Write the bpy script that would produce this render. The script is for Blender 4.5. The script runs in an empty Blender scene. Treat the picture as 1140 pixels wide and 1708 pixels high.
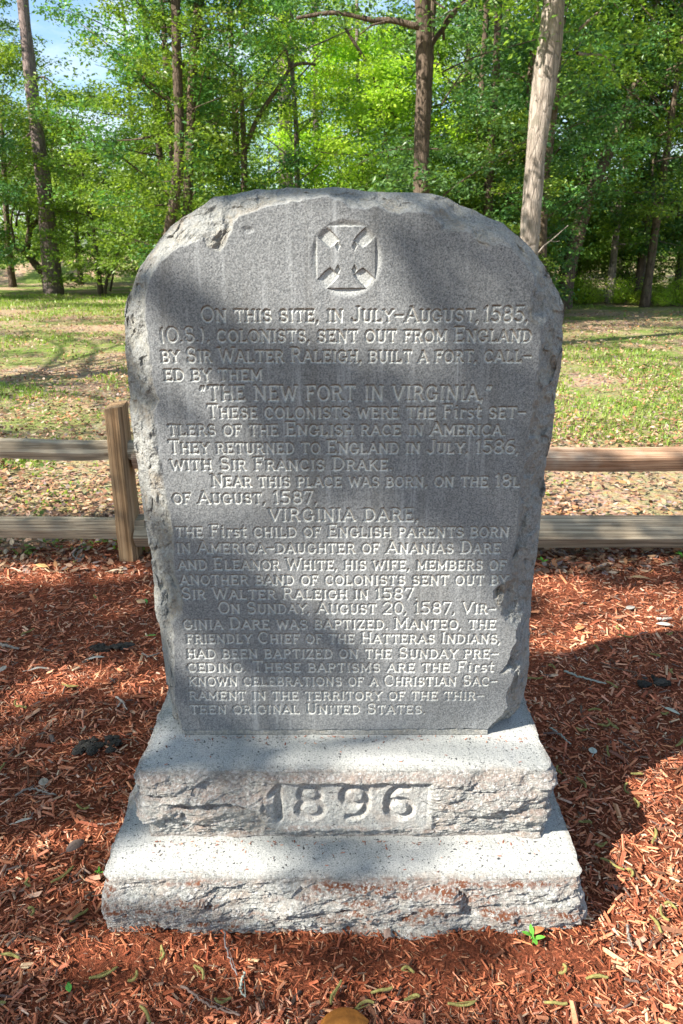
import bpy, math, random
import numpy as np
from mathutils import Vector, Matrix

R = math.radians
C = bpy.context.scene.collection
SC = bpy.context.scene

# ------------------------------------------------------------------ camera
CAM_H = 1.55
FPX = 1240.0                       # focal length measured in photo pixels (photo 1140 x 1708)
TH = math.atan(449 / 1240)         # downward pitch
cd = bpy.data.cameras.new('camera')
cam = bpy.data.objects.new('camera', cd); C.objects.link(cam)
cam.location = (0, 0, CAM_H); cam.rotation_euler = (R(90) - TH, 0, 0)
cd.sensor_fit = 'VERTICAL'; cd.sensor_height = 36.0; cd.lens = FPX / 1708 * 36
cd.clip_start = 0.05; cd.clip_end = 2000
cd.dof.use_dof = True; cd.dof.focus_distance = 1.9; cd.dof.aperture_fstop = 9.0
SC.camera = cam
# ------------------------------------------------------------------ sun and sky
LA, LB = 1.03, 0.60                # a point one metre up throws its shadow this far in x and y
sun_el = math.atan(1 / math.hypot(LA, LB))
sd = bpy.data.lights.new('sun', 'SUN'); sun = bpy.data.objects.new('sun', sd); C.objects.link(sun)
sd.energy = 5.0; sd.angle = R(0.5); sd.color = (1.0, 0.93, 0.82)
sun.rotation_euler = Vector((LA, LB, -1)).to_track_quat('-Z', 'Y').to_euler()
sun.location = (-10, -5, 12)
w = bpy.data.worlds.new('World'); SC.world = w; w.use_nodes = True
nt = w.node_tree; N = nt.nodes; L = nt.links
for n in list(N): N.remove(n)
out = N.new('ShaderNodeOutputWorld'); bg = N.new('ShaderNodeBackground'); bg.inputs[1].default_value = 0.088
sky = N.new('ShaderNodeTexSky'); sky.sky_type = 'NISHITA'; sky.sun_disc = False
sky.sun_elevation = sun_el; sky.sun_rotation = math.atan2(-LA, -LB)
tcw = N.new('ShaderNodeTexCoord'); mpw = N.new('ShaderNodeMapping'); mpw.inputs['Scale'].default_value = (1, 1, 3.0)
nzw = N.new('ShaderNodeTexNoise'); nzw.inputs['Scale'].default_value = 2.6; nzw.inputs['Detail'].default_value = 7; nzw.inputs['Roughness'].default_value = .6
crw = N.new('ShaderNodeValToRGB'); crw.color_ramp.elements[0].position = .48; crw.color_ramp.elements[1].position = .68
mxw = N.new('ShaderNodeMix'); mxw.data_type = 'RGBA'; mxw.inputs[7].default_value = (5.6, 5.7, 5.9, 1)
L.new(tcw.outputs['Generated'], mpw.inputs[0]); L.new(mpw.outputs[0], nzw.inputs['Vector']); L.new(nzw.outputs[0], crw.inputs[0])
tint = N.new('ShaderNodeMix'); tint.data_type = 'RGBA'; tint.blend_type = 'MULTIPLY'; tint.inputs[0].default_value = 1; tint.inputs[7].default_value = (.84, .94, 1.02, 1)
L.new(sky.outputs[0], tint.inputs[6]); L.new(crw.outputs[0], mxw.inputs[0]); L.new(tint.outputs[2], mxw.inputs[6]); L.new(mxw.outputs[2], bg.inputs[0]); L.new(bg.outputs[0], out.inputs[0])
SC.view_settings.view_transform = 'Standard'; SC.view_settings.look = 'None'
SC.view_settings.exposure = 1.58; SC.view_settings.gamma = 1.0; SC.view_settings.use_curve_mapping = False
SC.render.engine = 'CYCLES'
cy = SC.cycles
cy.max_bounces = 6; cy.diffuse_bounces = 4; cy.glossy_bounces = 2; cy.transmission_bounces = 3; cy.transparent_max_bounces = 4
cy.use_denoising = True
try:
    cy.denoiser = 'OPENIMAGEDENOISE'; cy.denoising_input_passes = 'RGB_ALBEDO_NORMAL'
except Exception: pass
cy.sample_clamp_indirect = 6.0; cy.caustics_reflective = False; cy.caustics_refractive = False

# ------------------------------------------------------------------ measuring helpers (photo pixel -> point on a real plane)
ct, st = math.cos(TH), math.sin(TH)
def ray(px, py):
    u = (px - 570) / FPX; v = (854 - py) / FPX
    return u, ct + v * st, -st + v * ct
def at_y(px, py, Y):
    r = ray(px, py); t = Y / r[1]; return (r[0] * t, Y, CAM_H + r[2] * t)
def at_z(px, py, Z=0.0):
    r = ray(px, py); t = (Z - CAM_H) / r[2]; return (r[0] * t, r[1] * t, Z)

# ------------------------------------------------------------------ noise in numpy
def _h(ix, iy, iz, s):
    n = (ix.astype(np.int64) * 73856093) ^ (iy.astype(np.int64) * 19349663) ^ (iz.astype(np.int64) * 83492791) ^ (s * 2654435761)
    n &= 0xffffffff
    n = ((n >> 16) ^ n) * 0x45d9f3b & 0xffffffff
    n = ((n >> 16) ^ n) * 0x45d9f3b & 0xffffffff
    n = (n >> 16) ^ n
    return (n & 0xffffff) / float(0xffffff)
def vnoise(p, s=0):
    i = np.floor(p); f = p - i; f = f * f * (3 - 2 * f)
    x, y, z = i[:, 0], i[:, 1], i[:, 2]; r = 0
    for dx in (0, 1):
        for dy in (0, 1):
            for dz in (0, 1):
                wgt = (f[:, 0] if dx else 1 - f[:, 0]) * (f[:, 1] if dy else 1 - f[:, 1]) * (f[:, 2] if dz else 1 - f[:, 2])
                r = r + wgt * _h(x + dx, y + dy, z + dz, s)
    return r * 2 - 1
def fbm(p, sc, o=4, s=0, g=.5):
    a = 1.; r = 0; t = 0
    for k in range(o):
        r = r + a * vnoise(p * sc * 2 ** k + 17.3 * k, s + k); t += a; a *= g
    return r / t
def facets(p, sc, s=0, slope=1.0):
    """broken-stone relief: every cell is a tilted plane, so cells meet in ridges and small ledges"""
    q = p * sc; i = np.floor(q); best = np.full(len(p), 1e9); val = np.zeros(len(p)); b2 = np.full(len(p), 1e9); v2 = np.zeros(len(p))
    for dx in (-1, 0, 1):
        for dy in (-1, 0, 1):
            for dz in (-1, 0, 1):
                cx, cy_, cz = i[:, 0] + dx, i[:, 1] + dy, i[:, 2] + dz
                rx = cx + _h(cx, cy_, cz, s) - q[:, 0]; ry = cy_ + _h(cx, cy_, cz, s + 1) - q[:, 1]; rz = cz + _h(cx, cy_, cz, s + 2) - q[:, 2]
                d = rx * rx + ry * ry + rz * rz
                v = (_h(cx, cy_, cz, s + 3) * 2 - 1) * .5 - slope * (rx * (_h(cx, cy_, cz, s + 4) * 2 - 1) + ry * (_h(cx, cy_, cz, s + 5) * 2 - 1) + rz * (_h(cx, cy_, cz, s + 6) * 2 - 1))
                m = d < best
                b2 = np.where(m, best, np.minimum(b2, d)); v2 = np.where(m, val, np.where(d <= b2, v, v2))
                val = np.where(m, v, val); best = np.where(m, d, best)
    k = np.clip((np.sqrt(b2) - np.sqrt(best)) / .16, 0, 1) * .5 + .5
    return val * k + v2 * (1 - k)
def sstep(a, b, x):
    t = np.clip((x - a) / (b - a), 0, 1); return t * t * (3 - 2 * t)

# ------------------------------------------------------------------ mesh helpers
def mesh(name, V, F, mat=None, smooth=False, attrs=None, colors=None):
    V = np.asarray(V, dtype=np.float32).reshape(-1, 3); F = np.asarray(F, dtype=np.int32)
    me = bpy.data.meshes.new(name); me.vertices.add(len(V)); me.vertices.foreach_set('co', V.ravel())
    k = F.shape[1]; n = len(F)
    me.loops.add(n * k); me.loops.foreach_set('vertex_index', F.ravel())
    me.polygons.add(n); me.polygons.foreach_set('loop_start', np.arange(n, dtype=np.int32) * k)
    me.polygons.foreach_set('loop_total', np.full(n, k, dtype=np.int32))
    me.polygons.foreach_set('use_smooth', np.full(n, smooth, dtype=bool))
    for a, v in (attrs or {}).items():
        at = me.attributes.new(a, 'FLOAT', 'POINT'); at.data.foreach_set('value', np.asarray(v, dtype=np.float32).ravel())
    if colors is not None:
        at = me.attributes.new('col', 'FLOAT_COLOR', 'POINT')
        c4 = np.ones((len(V), 4), dtype=np.float32); c4[:, :3] = colors; at.data.foreach_set('color', c4.ravel())
    me.update(calc_edges=True)
    if mat: me.materials.append(mat)
    return me
def link(name, me, parent=None, loc=None, label=None, cat=None, group=None, kind=None):
    o = bpy.data.objects.new(name, me); C.objects.link(o)
    if loc is not None: o.location = loc
    if parent: o.parent = parent
    tag(o, label, cat, group, kind); return o
def tag(o, label=None, cat=None, group=None, kind=None):
    if label: o['label'] = label
    if cat: o['category'] = cat
    if group: o['group'] = group
    if kind: o['kind'] = kind
    return o
def empty(name, loc=(0, 0, 0), label=None, cat=None, group=None):
    o = bpy.data.objects.new(name, None); C.objects.link(o); o.location = loc; o.empty_display_size = .1
    return tag(o, label, cat, group)
def subset(V, F, keep, attrs):
    f = F[keep]; used = np.unique(f); mp = np.full(len(V), -1, dtype=np.int64); mp[used] = np.arange(len(used))
    return V[used], mp[f], {k: v[used] for k, v in attrs.items()}
def tube(pts, rad, n=10, seed=0, bump=0.0, cap=True):
    P = np.array(pts, float); K = len(P); rad = np.array(rad, float) if np.ndim(rad) else np.full(K, float(rad))
    T = np.gradient(P, axis=0); T /= np.linalg.norm(T, axis=1)[:, None] + 1e-9
    ref = np.array([0.13, 1, .07]) if abs(T[:, 1]).mean() < .8 else np.array([1, .1, 0.])
    A = np.cross(T, ref); A /= np.linalg.norm(A, axis=1)[:, None] + 1e-9; B = np.cross(T, A)
    a = np.linspace(0, 2 * np.pi, n, endpoint=False)
    rr = rad[:, None] * np.ones(n)
    if bump:
        q = np.stack([np.cos(a)[None, :] * 2.2 + 0 * rad[:, None], np.sin(a)[None, :] * 2.2 + 0 * rad[:, None], np.cumsum(np.r_[0, np.linalg.norm(np.diff(P, axis=0), axis=1)])[:, None] * 1.6 / max(rad[0], .05) * .25 + 0 * a[None, :]], -1).reshape(-1, 3) + seed * 3.1
        rr = rr * (1 + bump * fbm(q, 1.0, 3, seed).reshape(K, n))
    V = P[:, None, :] + rr[:, :, None] * (np.cos(a)[None, :, None] * A[:, None, :] + np.sin(a)[None, :, None] * B[:, None, :])
    V = V.reshape(-1, 3); F = []
    i = np.arange(K - 1)[:, None] * n; j = np.arange(n)[None, :]; j2 = (j + 1) % n
    F = np.stack([i + j, i + j2, i + n + j2, i + n + j], -1).reshape(-1, 4)
    if cap:
        k = K * n; V = np.vstack([V, P[:1], P[-1:]]); jj = np.arange(0, n, 2); e = (K - 1) * n
        F = np.vstack([F, np.stack([jj, np.full(len(jj), k), (jj + 2) % n, (jj + 1) % n], -1), np.stack([e + jj, e + jj + 1, e + (jj + 2) % n, np.full(len(jj), k + 1)], -1)])
    return V, F
def join(parts):
    Vs, Fs, o = [], [], 0
    for V, F in parts: Vs.append(V); Fs.append(F + o); o += len(V)
    return np.vstack(Vs), np.vstack(Fs)
def resample(pts, n, noise=0, seed=0):
    P = np.array(pts, float); d = np.r_[0, np.cumsum(np.linalg.norm(np.diff(P, axis=0), axis=1))]; t = np.linspace(0, d[-1], n)
    # Catmull-like smoothing: interpolate then relax
    Q = np.stack([np.interp(t, d, P[:, k]) for k in range(P.shape[1])], -1)
    for _ in range(2): Q[1:-1] = (Q[:-2] + 2 * Q[1:-1] + Q[2:]) / 4
    if noise: Q[1:-1] += np.random.RandomState(seed).normal(0, noise, Q[1:-1].shape)
    return Q

# ------------------------------------------------------------------ material helpers
class M:
    def __init__(s, name):
        s.m = bpy.data.materials.new(name); s.m.use_nodes = True; s.t = s.m.node_tree
        for n in list(s.t.nodes): s.t.nodes.remove(n)
        s.out = s.n('OutputMaterial'); s.tc = s.n('TexCoord'); s.P = s.tc.outputs['Object']
    def n(s, k, **kw):
        n = s.t.nodes.new('ShaderNode' + k)
        for a, b in kw.items(): setattr(n, a, b)
        return n
    def l(s, a, b): s.t.links.new(a, b)
    def put(s, sock, v):
        if hasattr(v, 'is_linked') or isinstance(v, bpy.types.NodeSocket): s.l(v, sock)
        else:
            if isinstance(v, tuple) and len(v) == 3: v = v + (1,)
            sock.default_value = v
    def noise(s, sc, det=3, rough=.5, stretch=None, kind='Noise', vec=None):
        v = vec or s.P
        if stretch:
            m = s.n('Mapping'); m.inputs['Scale'].default_value = stretch; s.l(v, m.inputs[0]); v = m.outputs[0]
        t = s.n('Tex' + kind); t.inputs['Scale'].default_value = sc
        if kind == 'Noise': t.inputs['Detail'].default_value = det; t.inputs['Roughness'].default_value = rough
        s.l(v, t.inputs['Vector']); return t.outputs[0]
    def voro(s, sc, feat='F1', out=0, stretch=None):
        v = s.P
        if stretch:
            m = s.n('Mapping'); m.inputs['Scale'].default_value = stretch; s.l(v, m.inputs[0]); v = m.outputs[0]
        t = s.n('TexVoronoi'); t.feature = feat; t.inputs['Scale'].default_value = sc; s.l(v, t.inputs['Vector']); return t.outputs[out]
    def ramp(s, v, a, b, lo=0., hi=1.):
        m = s.n('MapRange'); s.l(v, m.inputs[0]); m.inputs[1].default_value = a; m.inputs[2].default_value = b
        m.inputs[3].default_value = lo; m.inputs[4].default_value = hi; return m.outputs[0]
    def mix(s, f, a, b, mode='MIX'):
        m = s.n('Mix'); m.data_type = 'RGBA'; m.blend_type = mode
        s.put(m.inputs[0], f); s.put(m.inputs[6], a); s.put(m.inputs[7], b); return m.outputs[2]
    def math(s, op, a, b=0.):
        m = s.n('Math'); m.operation = op; s.put(m.inputs[0], a); s.put(m.inputs[1], b); return m.outputs[0]
    def attr(s, name, o='Fac'):
        a = s.n('Attribute'); a.attribute_name = name; return a.outputs[o]
    def bump(s, h, strength=.5, dist=.01, prev=None):
        b = s.n('Bump'); b.inputs['Strength'].default_value = strength; b.inputs['Distance'].default_value = dist
        s.l(h, b.inputs['Height'])
        if prev: s.l(prev, b.inputs['Normal'])
        return b.outputs[0]
    def finish(s, col, rough=.8, normal=None, spec=.3):
        p = s.n('BsdfPrincipled'); s.put(p.inputs['Base Color'], col); s.put(p.inputs['Roughness'], rough)
        p.inputs['Specular IOR Level'].default_value = spec
        if normal: s.l(normal, p.inputs['Normal'])
        s.l(p.outputs[0], s.out.inputs[0]); s.bsdf = p; return s.m

def granite(name, dark, mid, light, speck, shade_dirt_col, weather, sp=(190, 120, .8), rg=(.8, 1.15), lift=0.0):
    m = M(name)
    rock = m.attr('rock'); let = m.attr('cut'); dirt = m.attr('dirt')
    n1 = m.noise(330, 2, .6); n2 = m.noise(sp[0], 2, .5); big = m.noise(4.5, 4, .6); mid_n = m.noise(26, 4, .6)
    c = m.mix(m.ramp(n1, .38, .62), mid, light)
    c = m.mix(m.ramp(n2, .60, .68, 0, .8), c, dark)
    c = m.mix(m.math('MULTIPLY', m.ramp(m.noise(sp[1], 2, .5), .65, .69), sp[2]), c, speck)
    wv = m.ramp(big, .35, .7)
    c = m.mix(m.math('MULTIPLY', wv, .45), c, weather[0], 'MULTIPLY')
    # rain streaks down the face
    st_ = m.noise(1.0, 5, .62, stretch=(62, 20, 2.2)); st2 = m.noise(1.0, 3, .5, stretch=(24, 10, 1.3))
    if weather[1] > 0:
        zone = m.ramp(m.noise(3.0, 2, .5), .40, .62)
        flat = m.math('SUBTRACT', 1.0, rock)
        c = m.mix(m.math('MULTIPLY', m.math('MULTIPLY', m.math('MULTIPLY', m.ramp(st_, .55, .72), zone), flat), weather[1]), c, (.42, .44, .45))
        c = m.mix(m.math('MULTIPLY', m.math('MULTIPLY', m.math('MULTIPLY', m.ramp(st2, .52, .72), zone), flat), weather[1] * .9), c, (.085, .08, .07))
    c = m.mix(m.math('MULTIPLY', rock, lift), c, m.mix(m.ramp(n1, .38, .62), (.33, .33, .30), (.56, .56, .52)))
    # lichen and brown weathering on the broken rock
    c = m.mix(m.math('MULTIPLY', m.math('MULTIPLY', rock, m.ramp(mid_n, .48, .62)), .65), c, weather[2])
    c = m.mix(m.math('MULTIPLY', m.math('MULTIPLY', rock, m.ramp(m.noise(13, 5, .65), .52, .66)), .6), c, weather[3])
    c = m.mix(m.math('MULTIPLY', m.math('MULTIPLY', rock, m.ramp(m.noise(8, 5, .65), .60, .70)), .55), c, weather[4])
    gr = m.noise(105, 4, .75); c = m.mix(m.math('MULTIPLY', rock, m.ramp(gr, .50, .60, 0, .55)), c, tuple(q * rg[0] for q in mid)); c = m.mix(m.math('MULTIPLY', rock, m.ramp(gr, .46, .38, 0, .6)), c, tuple(min(.72, q * rg[1]) for q in light))
    c = m.mix(m.math('MULTIPLY', m.attr('pale_lit'), .70), c, m.mix(m.ramp(n1, .38, .62), (.42, .44, .42), (.66, .67, .64)))  # paler cut stone, with light caught in the letter grooves painted in too
    c = m.mix(m.math('MULTIPLY', let, m.ramp(m.noise(60, 3, .6), .3, .7, .45, .95)), c, shade_dirt_col)  # paints shade brown on the headstone's upper groove walls; slight dirt in plinth figures
    c = m.mix(m.math('MULTIPLY', dirt, m.ramp(m.noise(150, 3, .6), .38, .52)), c, (.15, .055, .028))
    b = m.bump(n1, .35, .0012); b = m.bump(m.noise(90, 4, .65), .45, .003, b)
    bb = m.math('MULTIPLY', m.noise(70, 6, .75), rock); b = m.bump(bb, 1.0, .016, b)
    return m.finish(c, .82, b, .25)
MAT = {}
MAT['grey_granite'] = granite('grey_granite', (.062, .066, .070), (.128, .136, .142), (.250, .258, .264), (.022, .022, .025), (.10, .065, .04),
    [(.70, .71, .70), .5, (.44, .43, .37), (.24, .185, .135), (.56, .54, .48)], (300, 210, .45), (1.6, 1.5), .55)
MAT['pale_granite'] = granite('pale_granite', (.11, .115, .12), (.275, .28, .275), (.44, .445, .43), (.025, .025, .03), (.20, .09, .05),
    [(.80, .84, .82), 0, (.42, .38, .34), (.27, .215, .175), (.56, .56, .53)], (230, 135, .95), (.85, 1.75), .25)

def bark(name, a, b, sc=1.0, moss=None):
    m = M(name); n1 = m.noise(1.0, 6, .65, stretch=(28 * sc, 28 * sc, 5 * sc)); n2 = m.noise(3.0, 4, .6)
    v = m.voro(1.0, 'DISTANCE_TO_EDGE', 0, (16 * sc, 16 * sc, 4 * sc))
    c = m.mix(m.ramp(n1, .35, .68), a, b); c = m.mix(m.ramp(n2, .45, .7, 0, .6), c, tuple(x * .62 for x in a))
    c = m.mix(m.ramp(v, 0, .06, .55, 0), c, tuple(x * .35 for x in a))
    if moss: c = m.mix(m.ramp(m.noise(5, 4, .6), .56, .66, 0, .6), c, moss)
    nb = m.bump(n1, .9, .03); nb = m.bump(m.ramp(v, 0, .1), .5, .02, nb)
    return m.finish(c, .9, nb, .15)
MAT['brown_bark'] = bark('brown_bark', (.075, .056, .042), (.16, .12, .09))
MAT['dark_bark'] = bark('dark_bark', (.085, .062, .045), (.19, .145, .105), moss=(.10, .12, .05))
MAT['pale_bark'] = bark('pale_bark', (.17, .14, .115), (.44, .38, .33), .8, moss=(.13, .12, .09))
MAT['pine_bark'] = bark('pine_bark', (.16, .12, .115), (.30, .235, .215), .7)

def leafmat(name, a, b, c_, trans=.45):
    m = M(name); oi = m.n('ObjectInfo'); f = m.attr('tint')
    col = m.mix(f, a, b); col = m.mix(m.ramp(m.noise(1.1, 3, .6), .45, .68), col, c_)
    hsv = m.n('HueSaturation'); m.l(m.ramp(oi.outputs['Random'], 0, 1, .49, .51), hsv.inputs[0]); m.l(m.ramp(oi.outputs['Random'], 0, 1, .85, 1.15), hsv.inputs[2])
    hsv.inputs[2].default_value = 1; m.l(m.mix(1.0, col, (1.18, 1.18, 1.18), 'MULTIPLY'), hsv.inputs['Color']); col = hsv.outputs[0]
    p = m.n('BsdfPrincipled'); m.l(col, p.inputs['Base Color']); p.inputs['Roughness'].default_value = .42; p.inputs['Specular IOR Level'].default_value = .45
    t = m.n('BsdfTranslucent'); tcol = m.mix(1.0, col, (1.35, 1.45, .55), 'MULTIPLY'); m.l(tcol, t.inputs[0])
    x = m.n('MixShader'); x.inputs[0].default_value = trans; m.l(p.outputs[0], x.inputs[1]); m.l(t.outputs[0], x.inputs[2]); m.l(x.outputs[0], m.out.inputs[0])
    return m.m
MAT['leaf_mid'] = leafmat('leaf_mid', (.06, .125, .022), (.28, .38, .05), (.07, .15, .035))
MAT['leaf_dark'] = leafmat('leaf_dark', (.032, .09, .035), (.14, .27, .06), (.038, .105, .045), .35)
MAT['leaf_lime'] = leafmat('leaf_lime', (.24, .37, .035), (.42, .53, .06), (.15, .29, .035), .5)
MAT['grass'] = leafmat('grass', (.12, .21, .03), (.27, .36, .06), (.18, .22, .05), .4)

def colmat(name, rough=.85, nsc=300, amp=.5, stretch=None):
    m = M(name); c = m.attr('col', 'Color'); n = m.noise(nsc, 3, .6, stretch)
    c = m.mix(m.ramp(n, .3, .7, amp, 0), c, (.25, .2, .17), 'MULTIPLY')
    return m.finish(c, rough, m.bump(n, .5, .002), .2)
MAT['chips'] = colmat('chips', .85, 260)
MAT['litter'] = colmat('litter', .7, 120, .4)
MAT['debris'] = colmat('debris', .75, 200, .35)

def wood(name, a, b, c_, axis):
    m = M(name); s_ = {'x': (2.2, 40, 40), 'z': (40, 40, 2.2)}[axis]
    n1 = m.noise(1.0, 6, .62, stretch=s_); n2 = m.noise(4, 4, .6); s2 = {'x': (1.2, 150, 150), 'z': (150, 150, 1.2)}[axis]
    fine = m.noise(1.0, 4, .6, stretch=s2)
    c = m.mix(m.ramp(n1, .35, .65), a, b); c = m.mix(m.ramp(n2, .48, .7, 0, .7), c, c_)
    c = m.mix(m.ramp(fine, .46, .6, 0, .75), c, tuple(x * .45 for x in a))
    nb = m.bump(n1, .8, .006); nb = m.bump(fine, .5, .003, nb)
    return m.finish(c, .88, nb, .15)
MAT['rail_wood'] = wood('rail_wood', (.26, .205, .14), (.46, .395, .29), (.36, .32, .25), 'x')
MAT['rail_brown'] = wood('rail_brown', (.26, .145, .085), (.44, .30, .20), (.46, .42, .35), 'x')
MAT['post_wood'] = wood('post_wood', (.24, .145, .075), (.42, .29, .17), (.22, .17, .10), 'z')

# ground: litter, sand and thin turf
m = M('woodland_floor'); g1 = m.noise(.55, 5, .62); g2 = m.noise(38, 5, .7); g3 = m.noise(9, 5, .65); vf = m.voro(26, 'F1', 1)
c = m.mix(m.ramp(g2, .35, .65), (.25, .155, .095), (.56, .42, .29)); c = m.mix(.35, c, vf, 'MULTIPLY')
c = m.mix(m.ramp(g3, .5, .66, 0, .55), c, (.46, .35, .25))
farmask = m.attr('grass')
c = m.mix(m.math('MULTIPLY', m.ramp(m.math('ADD', g1, m.math('MULTIPLY', g3, .35)), .60, .80), farmask), c, m.mix(m.ramp(g2, .35, .65), (.10, .16, .03), (.22, .27, .07)))
MAT['ground'] = m.finish(c, .95, m.bump(g2, .8, .03), .1)
m = M('mulch_bed'); g2 = m.noise(140, 5, .7); g3 = m.noise(45, 4, .7)
c = m.mix(m.ramp(g2, .35, .65), (.09, .026, .013), (.34, .10, .05)); c = m.mix(m.ramp(g3, .45, .65, 0, .6), c, (.06, .025, .015))
MAT['mulch'] = m.finish(c, .95, m.bump(g2, 1, .012), .1)

# ================================================================== lettering, cut as grooves
def arc(cx, cy, rx, ry, a0, a1, n=10):
    a = np.radians(np.linspace(a0, a1, n)); return list(zip(cx + rx * np.cos(a), cy + ry * np.sin(a)))
def serif(x, y, d=.1): return [(x - d, y), (x + d, y)]
def G():
    g = {}
    st_ = lambda x: [(x, 0), (x, 1)]
    g['A'] = (.82, [[(.06, 0), (.41, 1), (.76, 0)], [(.2, .34), (.62, .34)]], [serif(.06, 0), serif(.76, 0), serif(.36, 1, .06)])
    g['B'] = (.74, [st_(.15), [(.15, 1)] + arc(.40, .76, .2, .24, 90, -90) + [(.15, .52)], arc(.42, .26, .24, .26, 90, -90) + [(.15, 0)]], [serif(.12, 0), serif(.12, 1)])
    g['C'] = (.80, [arc(.42, .5, .35, .5, 48, 312, 16)], [[(.66, .87), (.68, .68)]])
    g['D'] = (.82, [st_(.15), [(.15, 1), (.35, 1)] + arc(.36, .5, .37, .5, 90, -90, 12) + [(.15, 0)]], [serif(.12, 0), serif(.12, 1)])
    g['E'] = (.72, [st_(.15), [(.15, 1), (.62, 1)], [(.15, .52), (.48, .52)], [(.15, 0), (.64, 0)]], [serif(.12, 0), serif(.12, 1), [(.62, 1), (.62, .84)], [(.64, 0), (.64, .17)], [(.48, .60), (.48, .44)]])
    g['F'] = (.68, [st_(.15), [(.15, 1), (.62, 1)], [(.15, .52), (.46, .52)]], [serif(.15, 0), serif(.12, 1), [(.62, 1), (.62, .84)], [(.46, .60), (.46, .44)]])
    g['G'] = (.84, [arc(.42, .5, .35, .5, 48, 320, 16), [(.70, .42), (.70, .12)]], [[(.56, .42), (.82, .42)], [(.66, .87), (.68, .70)]])
    g['H'] = (.84, [st_(.15), st_(.69), [(.15, .5), (.69, .5)]], [serif(.15, 0), serif(.15, 1), serif(.69, 0), serif(.69, 1)])
    g['I'] = (.34, [st_(.17)], [serif(.17, 0), serif(.17, 1)])
    g['J'] = (.60, [[(.46, 1), (.46, .24)] + arc(.27, .22, .19, .22, 0, -170, 8)], [serif(.46, 1)])
    g['K'] = (.80, [st_(.15), [(.66, 1), (.17, .42)], [(.30, .56), (.70, 0)]], [serif(.15, 0), serif(.15, 1), serif(.66, 1, .08), serif(.70, 0, .08)])
    g['L'] = (.68, [st_(.15), [(.15, 0), (.60, 0)]], [serif(.12, 0), serif(.15, 1), [(.60, 0), (.60, .18)]])
    g['M'] = (.98, [st_(.13), st_(.83), [(.13, 1), (.48, .2), (.83, 1)]], [serif(.13, 0), serif(.83, 0), serif(.08, 1, .07), serif(.88, 1, .07)])
    g['N'] = (.86, [st_(.14), st_(.70), [(.14, 1), (.70, 0)]], [serif(.14, 0), serif(.08, 1, .08), serif(.70, 1)])
    g['O'] = (.84, [arc(.42, .5, .35, .5, 0, 360, 20)], [])
    g['P'] = (.70, [st_(.15), [(.15, 1)] + arc(.40, .74, .22, .26, 90, -90) + [(.15, .48)]], [serif(.15, 0), serif(.12, 1)])
    g['R'] = (.78, [st_(.15), [(.15, 1)] + arc(.40, .75, .21, .25, 90, -90) + [(.15, .5)], [(.42, .5), (.66, 0)]], [serif(.15, 0), serif(.12, 1), serif(.70, 0, .08)])
    g['S'] = (.70, [arc(.35, .75, .24, .25, 35, 265, 10) + arc(.35, .26, .26, .26, 85, -145, 10)], [[(.56, .93), (.56, .74)], [(.12, .08), (.12, .28)]])
    g['T'] = (.76, [st_(.38), [(.06, 1), (.70, 1)]], [serif(.38, 0), [(.06, 1), (.06, .83)], [(.70, 1), (.70, .83)]])
    g['U'] = (.82, [[(.15, 1), (.15, .3)] + arc(.41, .28, .26, .28, 180, 360, 10) + [(.67, 1)]], [serif(.15, 1), serif(.67, 1)])
    g['V'] = (.80, [[(.06, 1), (.40, 0), (.74, 1)]], [serif(.06, 1), serif(.74, 1)])
    g['W'] = (1.12, [[(.06, 1), (.32, 0), (.56, .85), (.80, 0), (1.06, 1)]], [serif(.06, 1), serif(1.06, 1)])
    g['Y'] = (.78, [[(.06, 1), (.39, .48), (.72, 1)], [(.39, .48), (.39, 0)]], [serif(.06, 1), serif(.72, 1), serif(.39, 0)])
    g['Z'] = (.72, [[(.08, 1), (.62, 1), (.08, 0), (.64, 0)]], [[(.08, 1), (.08, .84)], [(.64, 0), (.64, .16)]])
    g['0'] = (.72, [arc(.36, .5, .29, .5, 0, 360, 18)], [])
    g['1'] = (.42, [[(.24, 0), (.24, 1), (.10, .82)]], [serif(.24, 0)])
    g['2'] = (.70, [arc(.35, .72, .27, .28, 165, -20, 9) + [(.08, 0), (.62, 0)]], [])
    g['3'] = (.70, [arc(.34, .75, .24, .25, 150, -90, 9) + arc(.34, .26, .27, .26, 90, -150, 9)], [])
    g['4'] = (.72, [[(.5, 0), (.5, 1), (.06, .3), (.66, .3)]], [])
    g['5'] = (.70, [[(.60, 1), (.15, 1), (.12, .56)] + arc(.34, .31, .28, .31, 120, -145, 11)], [])
    g['6'] = (.72, [arc(.42, .5, .34, .5, 75, 200, 8) + arc(.36, .29, .28, .29, 180, -180, 14)], [])
    g['7'] = (.68, [[(.08, .84), (.08, 1), (.60, 1), (.26, 0)]], [])
    g['8'] = (.72, [arc(.36, .76, .23, .24, 0, 360, 14), arc(.36, .27, .28, .27, 0, 360, 14)], [])
    g['9'] = (.72, [arc(.30, .5, .34, .5, -105, 20, 8) + arc(.36, .71, .28, .29, 0, 360, 14)], [])
    g[','] = (.26, [[(.12, .04), (.05, -.17)]], []); g['.'] = (.24, [[(.11, .03), (.13, .03)]], [])
    g['-'] = (.72, [[(.08, .5), (.64, .5)]], [])
    g['('] = (.36, [arc(.40, .45, .24, .62, 130, 230, 8)], []); g[')'] = (.36, [arc(-.04, .45, .24, .62, 50, -50, 8)], [])
    g['<'] = (.46, [[(.14, .95), (.10, .74)], [(.32, .95), (.28, .74)]], []); g['>'] = (.46, [[(.14, .98), (.08, .76)], [(.32, .98), (.26, .76)]], [])
    # lower-case italic used for the word First
    g['i'] = (.34, [[(.10, .58), (.16, .62), (.12, .06), (.22, .02)], [(.18, .86), (.19, .86)]], [])
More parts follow.
